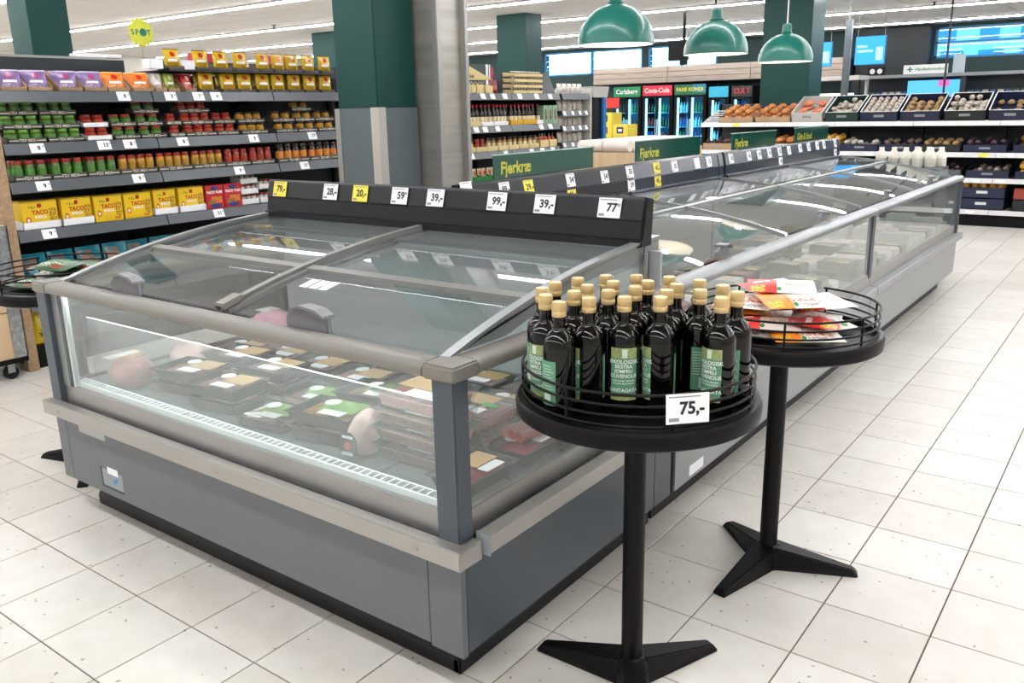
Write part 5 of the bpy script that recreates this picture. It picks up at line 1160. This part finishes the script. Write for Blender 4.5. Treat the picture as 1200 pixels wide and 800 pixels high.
# ============================================================ pendant lamps
LGREEN = mat('lamp_green_enamel', '#06665a', .34, coat=.15); LWHITE = mat('lamp_inner_white', '#f6f2ea', .5); BULB = mat('lamp_bulb', '#fff4e0', .4, emit=60)
for x, y, z, lb in ((-1.16, .84, 1.803, 'green dome pendant lamp with white inside hanging before the drinks fridges'), (-1.13, 2.05, 1.797, 'green dome pendant lamp hanging next to the black monitor'), (-1.15, 3.37, 1.792, 'green dome pendant lamp hanging in front of the dark green column')):
    t = thing('pendant_lamp', lb, 'lamp', (x, y, z), group='green dome pendant lamps'); L = dict(parent=t, local=True)
    out = [(.2*math.cos(a), .005+.196*math.sin(a)) for a in [i*PI/2/14*.875 for i in range(15)]]
    ob('shade', B().lathe([(.2, -.004)]+out+[(.038, .197), (.036, .198)], 40, caps=False), LGREEN, smooth=True, **L)
    inn = [(r*.975, zz-.004) for r, zz in out]
    ob('shade_lining', B().lathe([(.2, -.004), (.1955, -.004)]+inn, 40, caps=False), LWHITE, smooth=True, **L)
    ob('lamp_cap', B().lathe([(.040, .192), (.042, .206), (.034, .212), (.033, .256), (.026, .266), (.008, .272), (0, .272)], 24), LGREEN, smooth=True, **L)
    ob('cord', B().tube([(0, 0, .268), (0, 0, CEIL-z)], .005, 8), mat('cord_white', '#dcdcd6', .5), **L)
    ob('ceiling_rose', B().lathe([(.045, CEIL-z-.03), (.045, CEIL-z)], 16), mat('cord_white', '#dcdcd6', .5), **L)
    ob('bulb', B().lathe([(0, .03), (.03, .045), (.035, .065), (.02, .095), (.014, .12)], 14), BULB, smooth=True, **L)

# ============================================================ far end: drinks fridges and counters
FRY = 15.6
DOORG = glass('fridge_door_glass', '#c8f2ff', 1.3); COOL = mat('fridge_light', '#a8ecff', .5, emit=14); INB = mat('fridge_inner', '#2a86a8', .5)
def fridge(xa, xb, top, hm, txt, tcol, label, doors):
    t = thing('drinks_fridge', label, 'fridge', ((xa+xb)/2, FRY+.3, 0), group='drinks fridges along the back wall')
    ob('back_wall', B().box(xa, xb, FRY+.55, FRY+.6, 0, top), INB, t)
    for a, b_ in ((xa, xa+.04), (xb-.04, xb)): ob('side_wall', B().box(a, b_, FRY, FRY+.55, 0, top), BLACKM, t)
    ob('base', B().box(xa+.04, xb-.04, FRY, FRY+.55, 0, .2), BLACKM, t); ob('roof', B().box(xa+.04, xb-.04, FRY, FRY+.55, top-.04, top), BLACKM, t)
    hd_ = ob('header', B().box(xa+.01, xb-.01, FRY-.03, FRY+.04, top-.23, top), hm, t, bevel=.006)
    if txt:
        o = bpy.data.objects.new('lettering', text_mesh(txt, .15 if len(txt) < 10 else .115, tcol, .02)); link(o, hd_); o.matrix_local = facing('-y', (0, -.3325, top-.115))
    for k in range(4): ob('shelf', B().box(xa+.05, xb-.05, FRY+.08, FRY+.52, .35+k*.33, .36+k*.33), mat('fridge_shelf', '#9fd4e4', .4), t)
    wd = (xb-xa-.08)/doors
    for k in range(doors):
        a = xa+.04+k*wd
        d_ = ob('door', B().box(a, a+.035, FRY-.02, FRY, .2, top-.24).box(a+wd-.035, a+wd, FRY-.02, FRY, .2, top-.24).box(a, a+wd, FRY-.02, FRY, .2, .25).box(a, a+wd, FRY-.02, FRY, top-.28, top-.24), BLACKM, t)
        ob('door_pane', B().box(a+.035, a+wd-.035, FRY-.012, FRY-.006, .25, top-.28), DOORG, d_)
        ob('door_handle', B().box(a+(wd-.03 if k % 2 == 0 else .012), a+(wd-.012 if k % 2 == 0 else .03), FRY-.05, FRY-.02, .8, 1.2), STEEL, d_)
        ob('light_bar', B().box(a+.04, a+.07, FRY+.02, FRY+.04, .26, top-.3), COOL, t)
    return t
can = {}
for nm, c in (('blue', '#2a5a9a'), ('green', '#2c7a4a'), ('red', '#a82a2a'), ('brown', '#4a3020'), ('silver', '#b4c4cc')):
    me = mesh('drink_bottle', B().lathe([(.032, 0), (.032, .14), (.014, .19), (.014, .225), (0, .225)], 8), smooth=True); me.materials.append(mat('drink_'+nm, c, .25)); can[nm] = me
HG = mat('header_green', '#0e7a4a', .3, emit=.35); HR = mat('header_red', '#c8203c', .3, emit=.4); HT = mat('header_teal', '#1c9ab8', .3, emit=.5); HK = mat('header_black', '#14181c', .3); HY = pack_mat('header_mix', '#0f6a44', [(.8,.6,.2,.4,'#2aa0d0','n')], .3)
fr_ = [(-9.72,-8.97,1.96,HG,'Carlsberg',WINK,'drinks fridge with green header','green headed drinks fridge',2,['green','silver','brown']),(-8.93,-8.14,1.97,HR,'Coca-Cola',WINK,'drinks fridge with red header','red headed drinks fridge',2,['red','brown','green','blue']),(-8.10,-7.30,1.97,HY,'FAXE KONDI',SIGNY,'drinks fridge with green yellow and blue header','multicoloured header fridge',2,['blue','silver','green']),(-7.24,-6.76,1.90,HT,None,None,'slim drinks fridge with pale teal header','slim teal headed fridge',1,['silver','blue']),(-6.70,-6.20,1.90,HK,'CULT',mat('cult_red', '#d02a34', .4),'slim drinks fridge with black header and red lettering','slim black headed fridge',1,['blue','silver'])]
for xa, xb, tp_, hm, tx, tc_, lb, wh, nd, cols in fr_:
    f = fridge(xa, xb, tp_, hm, tx, tc_, lb+' along the back wall', nd)
    if nd == 2 and hm is HY: pass
    for k in range(4):
        for x in frange(xa+.09, xb-.09, .078):
            o = inst('drink_bottle', can[cols[(k+int(x*3)) % len(cols)]], None, (x, FRY+.13, .3605+k*.33)); tag(o, 'small drink bottle inside the %s' % wh, 'bottle', 'bottles in the %s' % wh)
# dark monitor hanging on a pole from the ceiling
mo = thing('ceiling_monitor', 'black monitor hanging from the ceiling on a black pole', 'monitor', (-5.2, 10, 2.2))
ob('monitor_case', B().box(-5.46, -5.12, 9.98, 10.06, 2.20, 2.50), BLACKM, mo, bevel=.01); ob('pole', B().tube([(-5.2, 10.02, 2.5), (-5.2, 10.02, CEIL)], .025, 12), BLACKM, mo); ob('bracket', B().box(-5.26, -5.14, 10.0, 10.05, 2.13, 2.2), BLACKM, mo)
def screen(x0, x1, y, z0, z1, lb):
    t = thing('hanging_screen', lb, 'screen', ((x0+x1)/2, y, z0), group='blue hanging screens')
    ob('panel', B().box(x0, x1, y, y+.03, z0, z1), mat('screen_back', '#2a6a9c', .4), t)
    ob('display', B().box(x0+.01, x1-.01, y-.003, y, z0+.01, z1-.01), mat('screen_blue', '#2aa0e8', .4, emit=.75), t)
    w_, h_ = x1-x0, z1-z0
    ob('display_text', B().box(x0+w_*.08, x0+w_*.4, y-.004, y-.0028, z0+h_*.60, z0+h_*.68).box(x0+w_*.08, x0+w_*.6, y-.004, y-.0028, z0+h_*.44, z0+h_*.52).box(x0+w_*.7, x0+w_*.92, y-.004, y-.0028, z0+h_*.15, z0+h_*.6), mat('screen_pale', '#9fd8ff', .4, emit=.8), t)
    ob('wire', B().tube([(x0+.03, y+.015, z1), (x0+.03, y+.015, CEIL)], .004, 6), STEEL, t); ob('wire', B().tube([(x1-.03, y+.015, z1), (x1-.03, y+.015, CEIL)], .004, 6), STEEL, t)
screen(-3.08, -2.60, 12, 2.08, 2.53, 'blue hanging information screen right of the steel pole'); screen(-3.95, -3.45, 12, 2.08, 2.48, 'blue hanging screen half hidden behind the green column')
po = thing('steel_pole', 'slim steel pole between the two blue hanging screens', 'pole', (-2.9, 11, 0)); ob('pole', B().box(-2.96, -2.86, 10.97, 11.05, 0, 2.72), mat('pole_steel', '#8d9194', .35, .8), po, bevel=.008); ob('pole_tip', B().box(-2.92, -2.90, 11, 11.02, 2.72, CEIL), STEEL, po)
for x, y, lb, z0 in ((-.95, 9.6, 'thin dark ceiling rod in front of the high windows', 1.4), (-2.6, 5.5, 'thin grey ceiling rod near the second pendant lamp', 1.25)):
    pass
rd = ob('ceiling_rod', B().tube([(-1.18, 9.4, 0), (-1.18, 9.4, CEIL)], .014, 8), DARK); tag(rd, 'thin dark rod from floor to ceiling before the high windows', 'pole')
ds = ob('dome_sensor', B().lathe([(0, -.1), (.06, -.08), (.09, -.03), (.09, 0)], 20), mat('sensor_grey', '#8c9094', .4), None, smooth=True); ds.location = (-.9, 10.8, CEIL); tag(ds, 'grey dome camera under the ceiling before the high windows', 'camera')
# kiosk counter and pharmacy shelf at the back right
ks = thing('kiosk_shelving', 'dark kiosk shelving under the high windows at the back', 'shelf', (-1.2, 15.7, 0))
ob('back_panel', B().box(-4.2, 2.5, 15.95, 16.0, 0, 2.02), mat('kiosk_dark', '#1a2226', .5), ks)
ob('canopy', B().box(-3.9, 2.5, 15.35, 16.0, 1.94, 2.0), mat('canopy_grey', '#8d9294', .4), ks)
for x in (-3.95, -2.0, .2, 2.4): ob('post', B().box(x-.05, x+.05, 15.4, 15.5, 0, 1.94), mat('kiosk_dark', '#1a2226', .5), ks)
for z in (.4, .8, 1.2, 1.52): ob('shelf', B().box(-3.9, 2.4, 15.55, 15.95, z-.02, z), mat('canopy_grey', '#8d9294', .4), ks)
ob('counter', B().box(-3.9, 2.4, 15.2, 15.5, 0, .95), mat('kiosk_dark', '#1a2226', .5), ks)
lb_ = ob('backlit_board', B().box(-3.0, -2.0, 15.50, 15.53, 1.56, 1.88), mat('kiosk_blue', '#4aa8e0', .4, emit=.8), ks); ob('board_mark', B().box(-2.45, -2.25, 15.49, 15.5, 1.76, 1.88), mat('pink_mark', '#d85ab0', .4, emit=.5), lb_)
kb = [mesh('kiosk_box', B().cbox(.09, .08, .16)) for _ in range(4)]
for me, c in zip(kb, ('#7a2026', '#b8b4a8', '#2c5a8a', '#4a6a5a')): me.materials.append(mat('kiosk_box_'+c[1:], c, .5))
for z in (1.2005, 1.5205):
    for x in frange(-3.8, 2.3, .13):
        if -3.0 < x < -1.95 and z > 1.4: continue
        k = 0 if x > -.7 and z > 1.4 else random.choice([1, 2, 3]); o = inst('kiosk_box', kb[k], None, (x, 15.75, z)); tag(o, '%s box on the kiosk shelving' % ('dark red', 'pale', 'blue', 'grey green')[k], 'box', '%s kiosk boxes' % ('dark red', 'pale', 'blue', 'grey green')[k])
ms = thing('pharmacy_sign', 'white sign with a green cross above the kiosk canopy', 'sign', (-2.7, 15.36, 2.0)); ob('sign_board', B().box(-3.07, -2.28, 15.34, 15.37, 2.0005, 2.17), WHITE, ms)
MG = mat('pharmacy_green', '#2c8a5c', .5); ob('cross', B().box(-3.0, -2.9, 15.335, 15.341, 2.075, 2.10).box(-2.963, -2.937, 15.335, 15.341, 2.04, 2.135), MG, ms)
o = bpy.data.objects.new('lettering', text_mesh('Håndkøbsmedicin', .075, MG, .02, 'LEFT')); link(o, ms); o.matrix_local = facing('-y', (-.16, -.0215, .085))
wb_ = ob('white_box_sign', B().box(-2.2, -2.0, 15.355, 15.40, 2.0005, 2.33), mat('pale_sign', '#b4c4cc', .5), None); tag(wb_, 'pale upright notice on the canopy beside the pharmacy sign', 'sign')
hs = ob('round_dials_sign', B().box(-3.75, -3.42, 15.38, 15.40, 2.0005, 2.16), BLACKM); tag(hs, 'small black sign with two white circles above the canopy', 'sign')
for x in (-3.66, -3.52): ob('white_circle', B().prism([(x+.05*math.cos(i*PI/8), 2.08+.05*math.sin(i*PI/8)) for i in range(16)], 'y', 15.37, 15.381), WHITE, hs)
# low bakery counter left of the steel pole
bc = thing('bakery_counter', 'pale bakery counter with lit shelves behind the green column', 'counter', (-4.6, 14.0, 0)); ob('counter_body', B().box(-5.3, -3.5, 14.0, 14.6, 0, 1.35), mat('canopy_grey', '#8d9294', .4), bc); ob('counter_hood', B().box(-5.3, -3.5, 13.9, 14.6, 1.9, 1.98), mat('hood_pale', '#b8b4ac', .5), bc); ob('lit_shelf', B().box(-5.2, -3.6, 13.95, 14.0, 1.62, 1.66), mat('lit_edge', '#fff0e0', .5, emit=2), bc); ob('shelf_row', B().box(-5.2, -3.6, 14.0, 14.5, 1.36, 1.5), mat('bakery_red', '#8a4a3a', .6, noise=(8, .5)), bc); ob('counter_post', B().box(-5.3, -5.25, 14.5, 14.6, 1.35, 1.9), STEEL, bc); ob('counter_post', B().box(-3.55, -3.5, 14.5, 14.6, 1.35, 1.9), STEEL, bc)
dk = struct('trim_2', B().box(-4.3, -2.9, 16.5, 16.78, 1.2, 2.96), mat('dark_wall_panel', '#141a1c', .6))
